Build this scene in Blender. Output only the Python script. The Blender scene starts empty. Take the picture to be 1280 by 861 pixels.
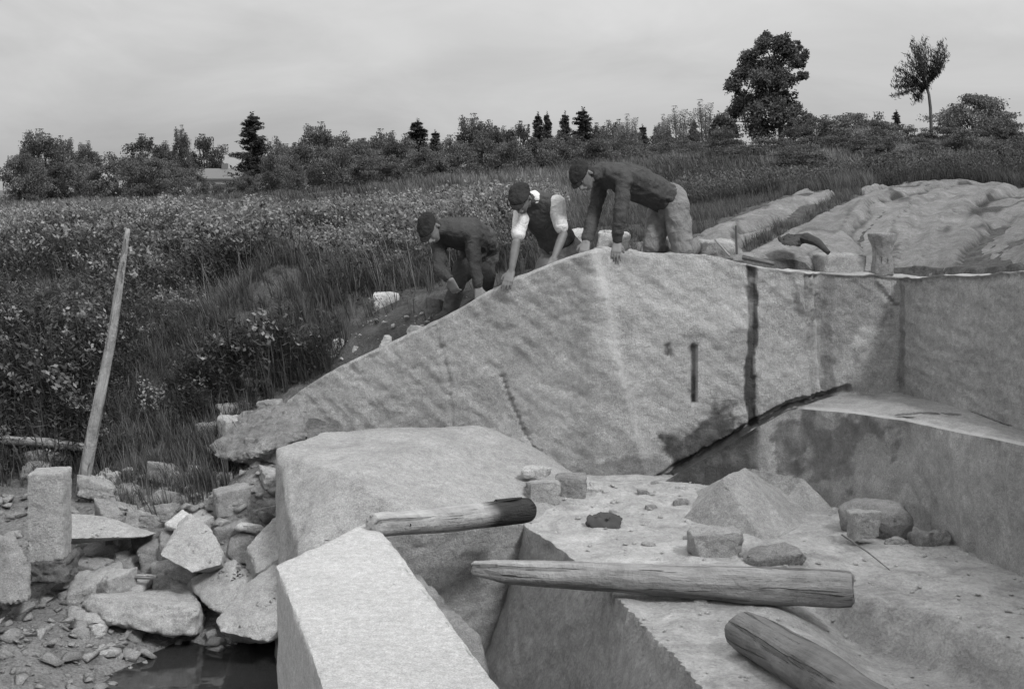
import bpy, bmesh, math, random
import numpy as np
from mathutils import Vector, Matrix
from math import radians as R

SC = bpy.context.scene
COL = SC.collection
F = 1715.0; HZ = 235.0; CZ = 2.4          # focal length in photo pixels, horizon row, eye height

# ------------------------------------------------------------------ camera, sky, sun
cam_d = bpy.data.cameras.new('camera'); cam = bpy.data.objects.new('camera', cam_d); COL.objects.link(cam)
cam_d.sensor_width = 36; cam_d.lens = 36*F/1280; cam_d.shift_y = -(430.5-HZ)/1280
cam_d.clip_end = 3000; cam_d.clip_start = .05
cam.location = (0, 0, CZ); cam.rotation_euler = (R(90), 0, 0)
SC.camera = cam

SUN_AZ, SUN_EL = R(138), R(46)            # azimuth clockwise from +Y (view direction)
sd = Vector((math.sin(SUN_AZ)*math.cos(SUN_EL), math.cos(SUN_AZ)*math.cos(SUN_EL), math.sin(SUN_EL)))
sl = bpy.data.lights.new('sun', 'SUN'); so = bpy.data.objects.new('sun', sl); COL.objects.link(so)
sl.energy = 1.35; sl.angle = R(12); so.location = (5, -5, 20)
so.rotation_euler = (-sd).to_track_quat('-Z', 'Y').to_euler()

w = bpy.data.worlds.new('World'); SC.world = w; w.use_nodes = True
nt = w.node_tree; nt.nodes.clear(); N = nt.nodes.new; L = nt.links.new
out = N('ShaderNodeOutputWorld'); bg = N('ShaderNodeBackground'); L(bg.outputs[0], out.inputs[0])
sky = N('ShaderNodeTexSky'); sky.sky_type = 'NISHITA'; sky.sun_disc = False
sky.sun_elevation = SUN_EL; sky.sun_rotation = SUN_AZ; sky.dust_density = 4; sky.air_density = 1
bw = N('ShaderNodeRGBToBW'); L(sky.outputs[0], bw.inputs[0])
tc = N('ShaderNodeTexCoord'); sep = N('ShaderNodeSeparateXYZ'); L(tc.outputs['Generated'], sep.inputs[0])
# overcast layer: brighter overhead, dimmer at the horizon
mz = N('ShaderNodeMapRange'); L(sep.outputs['Z'], mz.inputs[0])
mz.inputs[1].default_value = 0; mz.inputs[2].default_value = 1; mz.inputs[3].default_value = 2.55; mz.inputs[4].default_value = 9.5
ov = mz
mp = N('ShaderNodeMapping'); L(tc.outputs['Generated'], mp.inputs[0]); mp.inputs['Scale'].default_value = (3.0, 3.0, 9)
n1 = N('ShaderNodeTexNoise'); L(mp.outputs[0], n1.inputs['Vector']); n1.inputs['Scale'].default_value = 1.6
n1.inputs['Detail'].default_value = 7; n1.inputs['Roughness'].default_value = .55; n1.inputs['Distortion'].default_value = .6
mr = N('ShaderNodeMapRange'); L(n1.outputs[0], mr.inputs[0])
mr.inputs[1].default_value = .3; mr.inputs[2].default_value = .7; mr.inputs[3].default_value = .84; mr.inputs[4].default_value = 1.12
mu = N('ShaderNodeMath'); mu.operation = 'MULTIPLY'; L(ov.outputs[0], mu.inputs[0]); L(mr.outputs[0], mu.inputs[1])
mx = N('ShaderNodeMix'); mx.data_type = 'FLOAT'; mx.inputs[0].default_value = .85
L(bw.outputs[0], mx.inputs[2]); L(mu.outputs[0], mx.inputs[3])
L(mx.outputs[0], bg.inputs[0]); bg.inputs[1].default_value = .08
SC.view_settings.view_transform = 'Standard'; SC.view_settings.look = 'None'
SC.view_settings.exposure = 1.3; SC.view_settings.gamma = 1; SC.view_settings.use_curve_mapping = False
SC.render.engine = 'CYCLES'

# ------------------------------------------------------------------ helpers
def P(px, py, Y): return Vector(((px-640)/F*Y, Y, CZ-(py-HZ)/F*Y))
def PX(x, y, z): return 640+x/y*F, HZ+(CZ-z)/y*F

def _h(ix, iy, iz, s):
    h = (ix.astype(np.int64)*374761393 + iy.astype(np.int64)*668265263 + iz.astype(np.int64)*2147483647 + s*974634777) & 0xffffffff
    h = ((h ^ (h >> 13))*1274126177) & 0xffffffff
    h = (h ^ (h >> 16)) & 0xffffff
    return h/float(0xffffff)*2-1
def vn(p, s=0):
    i = np.floor(p).astype(np.int64); f = p-i; f = f*f*(3-2*f)
    r = 0
    for dx in (0, 1):
        for dy in (0, 1):
            for dz in (0, 1):
                wgt = (f[:, 0] if dx else 1-f[:, 0])*(f[:, 1] if dy else 1-f[:, 1])*(f[:, 2] if dz else 1-f[:, 2])
                r = r+wgt*_h(i[:, 0]+dx, i[:, 1]+dy, i[:, 2]+dz, s)
    return r
def fbm(p, sc=1., oc=4, s=0, g=.5):
    p = np.asarray(p, float)*sc; a = 1; r = 0; t = 0
    for k in range(oc):
        r = r+a*vn(p+17.3*k, s+k); t += a; a *= g; p = p*2.03
    return r/t
def sstep(a, b, x):
    t = np.clip((x-a)/(b-a), 0, 1); return t*t*(3-2*t)

def tag(o, label=None, cat=None, group=None, kind=None):
    if label: o['label'] = label
    if cat: o['category'] = cat
    if group: o['group'] = group
    if kind: o['kind'] = kind
    return o
def empty(name, loc, rz=0):
    o = bpy.data.objects.new(name, None); COL.objects.link(o); o.location = loc; o.rotation_euler = (0, 0, rz)
    o.empty_display_size = .1; return o
def smooth(me, ang=35):
    me.polygons.foreach_set('use_smooth', [True]*len(me.polygons))
    if ang: me.set_sharp_from_angle(angle=R(ang))
def link(name, me, mat, parent=None):
    o = bpy.data.objects.new(name, me); COL.objects.link(o)
    if mat: me.materials.append(mat)
    if parent:
        o.parent = parent
        o.matrix_parent_inverse = Matrix.Translation(-parent.location) if parent.type == 'EMPTY' and not parent.rotation_euler.z else parent.matrix_basis.inverted()
    return o
def npmesh(name, V, Fc, tint=None):
    V = np.asarray(V, np.float32); Fc = np.asarray(Fc, np.int32); k = Fc.shape[1]
    me = bpy.data.meshes.new(name); me.vertices.add(len(V)); me.vertices.foreach_set('co', V.ravel())
    me.loops.add(Fc.size); me.loops.foreach_set('vertex_index', Fc.ravel())
    me.polygons.add(len(Fc)); me.polygons.foreach_set('loop_start', np.arange(0, Fc.size, k, dtype=np.int32))
    me.update(calc_edges=True)
    if tint is not None: attr(me, 'tint', tint)
    return me
def attr(me, nm, vals):
    a = me.attributes.new(nm, 'FLOAT', 'POINT'); a.data.foreach_set('value', np.asarray(vals, np.float32))
def gridfaces(nu, nv):
    i = np.arange(nu-1)[:, None]*nv+np.arange(nv-1)[None, :]
    return np.stack([i, i+nv, i+nv+1, i+1], -1).reshape(-1, 4)

# ------------------------------------------------------------------ materials (all greys: the photograph is black and white)
def mat(name, build, rough=.9, spec=.25):
    m = bpy.data.materials.new(name); m.use_nodes = True; t = m.node_tree
    b = t.nodes['Principled BSDF']; b.inputs['Roughness'].default_value = rough; b.inputs['Specular IOR Level'].default_value = spec
    build(t, b); return m
def noise(t, scale, detail=6, rough=.6, vec=None, stretch=None, dist=0, src='Object', rot=(0, 0, 0)):
    n = t.nodes.new('ShaderNodeTexNoise'); n.inputs['Scale'].default_value = scale; n.inputs['Detail'].default_value = detail
    n.inputs['Roughness'].default_value = rough; n.inputs['Distortion'].default_value = dist
    c = t.nodes.new('ShaderNodeTexCoord'); v = c.outputs[src]
    if stretch:
        m = t.nodes.new('ShaderNodeMapping'); m.inputs['Scale'].default_value = stretch; m.inputs['Rotation'].default_value = rot
        t.links.new(v, m.inputs[0]); v = m.outputs[0]
    t.links.new(v, n.inputs['Vector']); return n.outputs[0]
def mrange(t, v, a, b, c, d):
    m = t.nodes.new('ShaderNodeMapRange'); t.links.new(v, m.inputs[0])
    for i, x in enumerate((a, b, c, d)): m.inputs[i+1].default_value = x
    return m.outputs[0]
def math_(t, op, a, b):
    m = t.nodes.new('ShaderNodeMath'); m.operation = op
    for i, x in enumerate((a, b)):
        if isinstance(x, (int, float)): m.inputs[i].default_value = x
        else: t.links.new(x, m.inputs[i])
    return m.outputs[0]
def mixf(t, f, a, b):
    m = t.nodes.new('ShaderNodeMix'); m.data_type = 'FLOAT'
    for i, x in ((0, f), (2, a), (3, b)):
        if isinstance(x, (int, float)): m.inputs[i].default_value = x
        else: t.links.new(x, m.inputs[i])
    return m.outputs[0]
def geta(t, nm):
    a = t.nodes.new('ShaderNodeAttribute'); a.attribute_name = nm; return a.outputs['Fac']
def bump(t, b, hts, dist=.01, strength=1.):
    prev = None
    for h, d in hts:
        n = t.nodes.new('ShaderNodeBump'); n.inputs['Distance'].default_value = d; n.inputs['Strength'].default_value = strength
        t.links.new(h, n.inputs['Height'])
        if prev: t.links.new(prev, n.inputs['Normal'])
        prev = n.outputs[0]
    t.links.new(prev, b.inputs['Normal'])

def granite(name, base=.36, stain_shade=False, pat=.35, rough_b=1., lichen=.0, streak=False):
    def bld(t, b):
        sp = noise(t, 120, 4, .85); md = noise(t, 26, 7, .78); lg = noise(t, 2.2, 6, .62, dist=.6); lg2 = noise(t, 7, 6, .65, dist=.3)
        v = math_(t, 'MULTIPLY', mrange(t, sp, .34, .66, .66, 1.36), base)
        v = math_(t, 'MULTIPLY', v, mrange(t, md, .32, .68, .76, 1.24))
        v = math_(t, 'MULTIPLY', v, mrange(t, lg, .3, .7, 1-pat*.7, 1+pat*.45))
        v = math_(t, 'MULTIPLY', v, mrange(t, lg2, .32, .68, 1-pat*.4, 1+pat*.25))
        if lichen:
            l = noise(t, 9, 8, .7, dist=1.0); v = mixf(t, mrange(t, l, .54, .62, 0, lichen), v, base*.42)
        if stain_shade:
            e = math_(t, 'ADD', geta(t, 'stain_shade'), math_(t, 'MULTIPLY', math_(t, 'SUBTRACT', lg2, .5), .8))
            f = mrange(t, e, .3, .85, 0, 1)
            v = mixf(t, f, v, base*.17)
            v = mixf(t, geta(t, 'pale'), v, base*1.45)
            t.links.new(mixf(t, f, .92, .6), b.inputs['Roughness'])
        t.links.new(v, b.inputs['Base Color'])
        hs = [(noise(t, 11, 9, .75), .042*rough_b), (noise(t, 60, 5, .78), .018*rough_b)]
        if streak: hs.append((noise(t, 9, 5, .7, stretch=(1, 1, .22), rot=(0, R(38), 0)), .022))
        bump(t, b, hs)
    return mat(name, bld, .92, .3)
M = {}
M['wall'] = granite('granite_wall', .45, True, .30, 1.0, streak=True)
M['cut'] = granite('granite_cut', .50, False, .12, .6)
M['block'] = granite('granite_block', .41, False, .30, .9)
M['stone'] = granite('granite_stone', .35, False, .4, 1.2)
M['dark'] = granite('granite_dark', .17, False, .5, 1.2)
M['pale'] = granite('granite_pale', .52, False, .2, .8)
M['outcrop'] = granite('granite_outcrop', .26, True, .5, 1.1, .4)
M['round'] = granite('granite_round', .27, False, .4, .6)

def fl(t, b):
    a = noise(t, 3.0, 9, .68, dist=.7); c = noise(t, 55, 6, .8); d = noise(t, 14, 7, .7)
    v = mrange(t, a, .35, .66, .30, .52); v = math_(t, 'MULTIPLY', v, mrange(t, c, .3, .7, .72, 1.25))
    v = math_(t, 'MULTIPLY', v, mrange(t, d, .3, .7, .8, 1.15))
    v = mixf(t, math_(t, 'MULTIPLY', geta(t, 'stain_shade'), .7), v, math_(t, 'MULTIPLY', mrange(t, d, .3, .7, .26, .40), mrange(t, c, .3, .7, .75, 1.25)))
    t.links.new(v, b.inputs['Base Color'])
    bump(t, b, [(d, .03), (c, .012), (noise(t, 4, 6, .6), .05)])
M['floor'] = mat('quarry_floor', fl, .95, .2)
def soil(t, b):
    a = noise(t, 6, 8, .7); c = noise(t, 45, 6, .7)
    v = math_(t, 'MULTIPLY', mrange(t, a, .3, .7, .05, .14), mrange(t, c, .3, .7, .6, 1.4))
    g = mixf(t, geta(t, 'gravel'), v, math_(t, 'MULTIPLY', mrange(t, c, .3, .7, .10, .3), mrange(t, a, .3, .7, .6, 1.2)))
    t.links.new(g, b.inputs['Base Color']); bump(t, b, [(a, .06), (c, .02)])
M['soil'] = mat('soil', soil, .98, .1)
def veg(lo, hi):
    def bld(t, b):
        ti = geta(t, 'tint'); v = mrange(t, ti, 0, 1, lo, hi); t.links.new(v, b.inputs['Base Color'])
        o = t.nodes['Material Output']; tr = t.nodes.new('ShaderNodeBsdfTranslucent'); t.links.new(v, tr.inputs[0])
        ms = t.nodes.new('ShaderNodeMixShader'); ms.inputs[0].default_value = .3
        t.links.new(b.outputs[0], ms.inputs[1]); t.links.new(tr.outputs[0], ms.inputs[2]); t.links.new(ms.outputs[0], o.inputs[0])
    return bld
M['grass'] = mat('grass_blades', veg(.035, .22), .75, .25)
M['weed'] = mat('weed_leaves', veg(.028, .34), .7, .3)
M['leaf'] = mat('tree_leaves', veg(.045, .145), .7, .2)  # leaf tone raised to stand in for haze over the distant trees
M['conifer'] = mat('conifer_needles', veg(.03, .085), .8, .15)  # needles lightened likewise, haze put into the colour
M['paleleaf'] = mat('pale_leaves', veg(.06, .22), .7, .25)
def bark(t, b):
    a = noise(t, 14, 6, .7, stretch=(1, 1, .15)); t.links.new(mrange(t, a, .3, .7, .05, .15), b.inputs['Base Color'])
M['bark'] = mat('bark', bark, .9, .1)
def wood(lo, hi, char=False):
    def bld(t, b):
        g = noise(t, 26, 6, .7, stretch=(.10, 1, 1), dist=.3); p = noise(t, 3.5, 7, .7, dist=.5); k = noise(t, 9, 4, .6, stretch=(.4, 1, 1), dist=1.5)
        v = math_(t, 'MULTIPLY', mrange(t, g, .3, .7, lo, hi), mrange(t, p, .3, .7, .65, 1.25))
        v = mixf(t, mrange(t, k, .66, .74, 0, .75), v, .05)
        if char: v = mixf(t, geta(t, 'stain_shade'), v, .035)
        t.links.new(v, b.inputs['Base Color']); cr = mrange(t, noise(t, 24, 3, .5, stretch=(.05, 1, 1), dist=.05), .36, .41, 0, 1); b2 = mixf(t, cr, math_(t, 'MULTIPLY', v, .6), v); t.links.new(b2, b.inputs['Base Color']); bump(t, b, [(g, .02), (p, .04), (cr, .012)])
    return mat('weathered_wood', bld, .85, .2)
M['wood'] = wood(.17, .36); M['oldwood'] = wood(.13, .21); M['charwood'] = wood(.24, .42, True); M['darkwood'] = wood(.10, .2)
def cloth(name, v0, v1, sc=40):
    def bld(t, b):
        a = noise(t, sc, 4, .7); c = noise(t, 7, 5, .6)
        t.links.new(math_(t, 'MULTIPLY', mrange(t, c, .2, .8, v0, v1), mrange(t, a, .3, .7, .9, 1.1)), b.inputs['Base Color'])
        bump(t, b, [(noise(t, 11, 5, .6, dist=.8), .035), (noise(t, 260, 2, .5), .002)])
    return mat(name, bld, .95, .1)
M['jacket'] = cloth('dark_wool_jacket', .038, .062); M['sweater'] = cloth('dark_knit_sweater', .045, .07)
M['vest'] = cloth('knit_vest', .055, .085); M['shirt'] = cloth('white_cotton', .56, .64)
M['trous'] = cloth('work_trousers', .13, .2); M['dtrous'] = cloth('dark_trousers', .05, .08)
M['cap'] = cloth('wool_cap', .02, .035); M['boot'] = cloth('leather_boot', .02, .04); M['hair'] = cloth('hair', .03, .05, 200)
def flat(name, v, rough=.8, spec=.3):
    def bld(t, b):
        t.links.new(mrange(t, noise(t, 18, 5, .6), .3, .7, v*.8, v*1.2), b.inputs['Base Color'])
    return mat(name, bld, rough, spec)
M['skin'] = flat('skin', .14, .55, .35); M['eye'] = flat('eye', .03, .3, .5); M['iron'] = flat('rusty_iron', .06, .6, .5)
M['plaster'] = flat('white_plaster', .33); M['roof'] = flat('dark_roof', .12); M['glass'] = flat('window_glass', .05, .2, .6)
M['moss'] = flat('moss', .06, .95, .1)
def wat(t, b):
    b.inputs['Base Color'].default_value = (.02, .02, .02, 1)
    bump(t, b, [(noise(t, 5, 3, .5), .004)])
M['water'] = mat('pool_water', wat, .07, .5)

# ------------------------------------------------------------------ the wall line (px, top row, depth)
WALL = [(360, 502, 12.1), (375, 489, 12.0), (400, 473, 11.93), (440, 450, 11.8), (480, 431, 11.68), (520, 413, 11.57), (545, 401, 11.5),
        (560, 393, 11.46), (600, 370, 11.35), (640, 350, 11.23), (690, 330, 11.1), (720, 319, 11.02), (745, 312, 10.94), (780, 316, 10.97),
        (850, 316, 10.98), (900, 320, 10.99), (935, 331, 11.0), (1000, 340, 11.06), (1012, 341, 11.1), (1024, 342, 11.38), (1060, 345, 11.45),
        (1124, 347, 11.5), (1136, 347, 11.32), (1200, 345, 10.62), (1262, 341, 10.0), (1330, 338, 9.35), (1440, 330, 8.4), (1620, 315, 7.0)]
WP = np.array([list(P(*q)) for q in WALL])
pit = [(p[0], p[1]) for p in WP]+[(4.2, 2), (-1.95, 2)]
pit = np.array(pit)
def sdist(x, y):
    p = np.stack([x, y], -1); inside = np.zeros(len(x), bool); d = np.full(len(x), 1e9); n = len(pit)
    for i in range(n):
        a = pit[i]; b = pit[(i+1) % n]
        ab = b-a; t = np.clip(((p-a)@ab)/(ab@ab), 0, 1); q = a+t[:, None]*ab
        d = np.minimum(d, np.hypot(*(p-q).T))
        c = ((a[1] > y) != (b[1] > y)); xx = (b[0]-a[0])*(y-a[1])/((b[1]-a[1]) if b[1] != a[1] else 1e-9)+a[0]
        inside ^= c & (x < xx)
    return np.where(inside, -d, d)
# ------------------------------------------------------------------ terrain
SH = [(-3.0, 9.0, -.80), (-1.6, 9.2, -1.02), (-5, 9, -.76), (-1.2, 8.0, -1.05), (-3, 7, -.95), (-6, 5, -.8), (-1.6, 9.9, -1.0), (-2.3, 9.6, -.98), (-2.1, 10.4, -.62),
      (-3.2, 10.2, -.66), (-5, 10, -.5), (-2.4, 9.0, -1.0)]
SH += [tuple(P(*q)) for q in [(100, 612, 12.0), (0, 612, 12.0), (250, 610, 11.4), (330, 600, 11.0), (100, 560, 12.6), (250, 560, 12.0), (330, 545, 11.7), (30, 540, 13), (-200, 540, 13),
      (150, 480, 13.6), (300, 480, 12.9), (0, 480, 13.8), (150, 400, 15.5), (350, 400, 13.9), (30, 315, 20), (200, 312, 19), (0, 400, 16), (400, 306, 18), (250, 290, 29), (30, 290, 28), (60, 262, 50)]]
SH += [(-150, 300, 0), (-40, 100, 1.7), (-60, 50, 1.4), (-30, 30, 1.5), (-15, 10, -.2), (-12, 15, .9), (-150, 1200, 0)]
BK = [tuple(P(*q)) for q in [(375, 486, 12.4), (430, 440, 12.3), (480, 388, 12.8), (480, 428, 12.15), (552, 402, 11.85), (560, 386, 12.2), (620, 366, 12.0), (700, 342, 11.9), (780, 326, 12.1), (850, 318, 12.1),
      (550, 290, 18), (660, 290, 18), (500, 238, 32), (600, 226, 32), (420, 256, 32), (250, 270, 45), (500, 240, 50), (640, 231, 42), (300, 252, 90), (550, 245, 90), (700, 238, 30), (800, 238, 30), (900, 226, 30), (1000, 205, 32), (1160, 186, 40),
      (1250, 190, 36), (1262, 233, 18), (1180, 227, 20), (1040, 243, 17), (930, 266, 15), (870, 292, 13.5), (935, 325, 11.7), (1060, 336, 12), (1130, 332, 12.2), (1262, 333, 10.9), (1310, 330, 10.5), (1300, 300, 12)]]
BK += [(0, 300, 1), (150, 300, 2), (0, 100, 2.4), (40, 100, 3.6), (60, 50, 4.2), (25, 30, 3.4), (9, 14, 2.2), (7, 9, 2.0), (5, 4, 1.9), (0, 1200, 0), (300, 1200, 0)]
FR = [(0, 8, -1.35), (0, 5, -1.5), (2, 9, -1.3), (0, 10.5, -1.3), (3, 11, -1.3), (4, 6, -1.3), (-1.2, 10.6, -1.2), (0, 3, -1.5)]
def uv(x, y): return np.stack([x/np.maximum(y, .5)*1.2, 1.6*np.log(np.maximum(y, .5))], -1)
def tps(pts):
    A = np.array(pts, float); q = uv(A[:, 0], A[:, 1]); n = len(A)
    r = np.linalg.norm(q[:, None]-q[None], axis=-1); K = np.where(r > 0, r*r*np.log(r+1e-9), 0)+np.eye(n)*1e-4
    Pm = np.hstack([np.ones((n, 1)), q]); m = np.block([[K, Pm], [Pm.T, np.zeros((3, 3))]])
    c = np.linalg.solve(m, np.concatenate([A[:, 2], np.zeros(3)]))
    def f(x, y):
        u = uv(x, y); o = np.zeros(len(x))
        for i in range(n):
            r = np.hypot(u[:, 0]-q[i, 0], u[:, 1]-q[i, 1]); o += c[i]*np.where(r > 0, r*r*np.log(r+1e-9), 0)
        return o+c[n]+u@c[n+1:]
    return f
zb_, zf_ = tps(SH+BK), tps(SH+FR)
def terrain(x, y, rough=True):
    x = np.asarray(x, float); y = np.asarray(y, float)
    d = sdist(x, y); t = sstep(.12, .5, d)
    z = zb_(x, y)*t+zf_(x, y)*(1-t)
    # bare mound in the weeds and a few swells
    z = z+.60*np.exp(-(((x+2.38)/.62)**2+((y-13.9)/.55)**2))+.14*np.exp(-(((x+1.7)/.5)**2+((y-13.3)/.4)**2))
    if rough:
        p = np.stack([x, y, np.zeros_like(x)], -1)
        z = z+fbm(p, 1.3, 4, 5)*.07+fbm(p, .25, 3, 9)*.25*sstep(18, 40, y)+fbm(p, .55, 2, 19)*.22*sstep(13, 17, y)*sstep(.8, .0, x)+fbm(p, 6, 3, 15)*.03*(1-sstep(15, 25, y))
    return z
def axis(pts):
    o = []
    for a, b, s in pts: o += list(np.arange(a, b, s))
    return np.array(o+[pts[-1][1]])
gx = axis([(-900, -200, 100), (-200, -60, 15), (-60, -20, 2), (-20, -7, .4), (-7, 7, .075), (7, 20, .4), (20, 60, 2), (60, 200, 15), (200, 900, 100)])
gy = axis([(.8, 7, .4), (7, 18, .075), (18, 30, .3), (30, 80, 1.2), (80, 300, 12), (300, 1500, 120)])
X, Y = np.meshgrid(gx, gy, indexing='ij'); Z = terrain(X.ravel(), Y.ravel())
me = npmesh('terrain', np.stack([X.ravel(), Y.ravel(), Z], -1), gridfaces(len(gx), len(gy)))
smooth(me, 0)
xr, yr = X.ravel(), Y.ravel(); pxr = 640+xr/yr*F
grav = sstep(12.4, 11.4, yr)*(1-sstep(-1.6, -1.2, xr)) + sstep(.25, .05, np.abs(sdist(xr, yr)-.3))*.35
attr(me, 'gravel', np.clip(grav, 0, 1))
tag(link('ground', me, M['soil']), kind='structure')

# far sea of ground is the same sheet; the dark pool in the pit
WZ = -.88
bm = bmesh.new()
for c in [(-4.2, 7.2), (-.4, 7.2), (-.4, 10.35), (-4.2, 10.35)]: bm.verts.new((c[0], c[1], WZ))
bm.faces.new(bm.verts); me = bpy.data.meshes.new('water'); bm.to_mesh(me)
tag(link('water', me, M['water']), kind='structure')

# ------------------------------------------------------------------ quarry face
def resample(pts, step):
    pts = np.asarray(pts, float); d = np.r_[0, np.cumsum(np.linalg.norm(np.diff(pts[:, :2], axis=0), axis=1))]
    s = np.arange(0, d[-1], step); return np.stack([np.interp(s, d, pts[:, k]) for k in range(pts.shape[1])], -1), s
def segd(px, py, line, wd):
    """0..1 nearness of photo-plane points to a polyline on the flat face, used for seep stains and painted crack shade"""
    wd = np.maximum(wd, .8); o = np.zeros(len(px)); pw_ = np.stack([px/11, py/11, 0*px], -1); px = px+wd*.45*fbm(pw_, 1, 3, 91); py = py+wd*.45*fbm(pw_, 1, 3, 92)
    for a, b in zip(line[:-1], line[1:]):
        a = np.array(a, float); b = np.array(b, float); ab = b-a
        t = np.clip(((px-a[0])*ab[0]+(py-a[1])*ab[1])/(ab@ab), 0, 1)
        d = np.hypot(px-a[0]-t*ab[0], py-a[1]-t*ab[1]); o = np.maximum(o, 1-sstep(wd*.75, wd*1.2, d))
    return o
def blot(px, py, cx, cy, rx, ry, am=.5, s=3):
    n = fbm(np.stack([px/28, py/28, 0*px], -1), 1, 5, s, .6)*am*2; d = np.hypot((px-cx)/rx, (py-cy)/ry)+n; return 1-sstep(.70, 1.12, d)
def ell(px, py, cx, cy, rx, ry): return 1-sstep(.7, 1.15, np.hypot((px-cx)/rx, (py-cy)/ry))

wp, s = resample(WP, .022)
NU = len(wp); tan = np.gradient(wp[:, :2], axis=0); k = np.ones(5)/5
for c in (0, 1): tan[:, c] = np.convolve(np.pad(tan[:, c], 2, 'edge'), k, 'valid')
tan /= np.linalg.norm(tan, axis=1)[:, None]; nrm = np.stack([tan[:, 1], -tan[:, 0]], -1)
NF, NT = 165, 26
top = wp[:, 2]+fbm(np.stack([s*2.2, s*0, s*0], -1), 1, 4, 3)*.018+np.maximum(0, fbm(np.stack([s*9, s*0, s*0], -1), 1, 3, 4))*.02
V = np.zeros((NU, NF+NT, 3)); bot = -.5
for j in range(NF):
    t = j/(NF-1); zz = bot+(top-bot)*(1-(1-t)**1.25)
    V[:, j, 0] = wp[:, 0]; V[:, j, 1] = wp[:, 1]; V[:, j, 2] = zz
pxw, pyw = PX(V[:, :NF, 0], V[:, :NF, 1], V[:, :NF, 2])
fl_ = V[:, :NF].reshape(-1, 3)
d = fbm(fl_, .9, 3, 21)*.05+fbm(fl_*[1, 1, 1], 4, 3, 22)*.010+fbm(fl_, 15, 2, 23, .6)*.008-np.maximum(0, fbm(fl_*[1, 1, 1.5], 2.6, 4, 29, .6)-.16)*.03
skew = fl_@np.array([[.78, 0, .62], [0, 1, 0], [-.62, 0, .78]]); d += fbm(skew*[2.2, 2, 9], 1.6, 3, 24)*.012
d = d.reshape(NU, NF)
# ridge: light edge running down from the highest point
rx = np.interp(pyw, [312, 360, 450, 560, 620], [742, 752, 768, 798, 815]); dx = (pxw-rx)/F*11
d += np.where(dx < 0, .09*np.exp(dx/.7), .09*np.exp(-dx/.05))*sstep(640, 560, pyw)
# broad step under the ridge on the right, hollow by the wet patch
CRK = [(818, 607), (845, 590), (880, 571), (915, 551), (942, 533), (985, 510), (1010, 503), (1060, 490)]
d -= .06*segd(pxw.ravel(), pyw.ravel(), [(a, b-3) for a, b in CRK], 5).reshape(NU, NF)
d -= .02*blot(pxw.ravel(), pyw.ravel(), 888, 572, 60, 55).reshape(NU, NF)
d -= .05*segd(pxw.ravel(), pyw.ravel(), [(867, 434), (866, 500)], 4).reshape(NU, NF)
d -= .03*segd(pxw.ravel(), pyw.ravel(), [(834, 432), (836, 445)], 4).reshape(NU, NF)
d -= .02*segd(pxw.ravel(), pyw.ravel(), [(628, 470), (660, 545), (700, 600)], 2).reshape(NU, NF)+.01*segd(pxw.ravel(), pyw.ravel(), [(545, 408), (562, 470), (566, 530)], 2.5).reshape(NU, NF)
d -= .035*segd(pxw.ravel(), pyw.ravel(), [(939, 330), (941, 400), (937, 460), (938, 500), (942, 530)], 6).reshape(NU, NF)
for lx in (1012, 1018, 1024): d -= .03*segd(pxw.ravel(), pyw.ravel(), [(lx-4, 345), (lx, 400), (lx+3, 500)], 2).reshape(NU, NF)
# half drill holes along the rim of the right-hand wall
sc = np.abs(((s*1.0) % .085)/.085-.5)*2
rim = (sstep(.10, .0, top[:, None]-V[:, :NF, 2])+.35*(fbm(np.stack([s*2, s*0, s*0], -1), 1, 2, 33) > .05)[:, None]*sstep(.8, .1, top[:, None]-V[:, :NF, 2]))*((pxw > 1128))
d -= (1-sc[:, None]**2)*.035*rim
d *= sstep(0, .03, top[:, None]-V[:, :NF, 2])*.8+.2
V[:, :NF, 0] += nrm[:, 0][:, None]*d; V[:, :NF, 1] += nrm[:, 1][:, None]*d
for j in range(NT):
    t = (j+1)/NT; bk = .9*t
    V[:, NF+j, 0] = V[:, NF-1, 0]-nrm[:, 0]*bk; V[:, NF+j, 1] = V[:, NF-1, 1]-nrm[:, 1]*bk
    pp = V[:, NF+j].copy(); pp[:, 2] = 0
    V[:, NF+j, 2] = top+np.minimum(1, t*6)*(fbm(pp, 5, 4, 31)*.03)-.02*t-.30*sstep(.5, 1, t)-.12*sstep(.15, .5, t)*sstep(700, 560, 640+wp[:, 0]/wp[:, 1]*F)
me = npmesh('face', V.reshape(-1, 3), gridfaces(NU, NF+NT)); smooth(me, 50)
pa, qa = PX(V[..., 0].ravel(), V[..., 1].ravel(), V[..., 2].ravel())
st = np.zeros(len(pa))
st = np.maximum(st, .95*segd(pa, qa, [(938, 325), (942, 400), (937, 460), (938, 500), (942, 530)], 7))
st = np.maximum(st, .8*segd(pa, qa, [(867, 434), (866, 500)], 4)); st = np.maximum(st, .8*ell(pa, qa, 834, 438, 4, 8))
st = np.maximum(st, .80*blot(pa, qa, 888, 566, 58, 50)); st = np.maximum(st, 1.5*sstep(1075, 1000, pa)*segd(pa, qa, [(a, b-2) for a, b in CRK], 3.2+1.6*fbm(np.stack([pa/14, qa/14, 0*pa], -1), 1, 2, 9))); st = np.maximum(st, .6*segd(pa, qa, [(1036, 350), (1034, 430), (1040, 540)], 9))  # wet patch and streak stains; the crack's shade is painted into the colour
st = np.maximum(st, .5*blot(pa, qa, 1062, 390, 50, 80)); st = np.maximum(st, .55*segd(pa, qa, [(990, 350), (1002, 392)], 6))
st = np.maximum(st, .7*segd(pa, qa, [(1095, 352), (1120, 380)], 3)); st = np.maximum(st, .5*segd(pa, qa, [(1128, 350), (1126, 480)], 5))  # darker line down the inner corner
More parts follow.
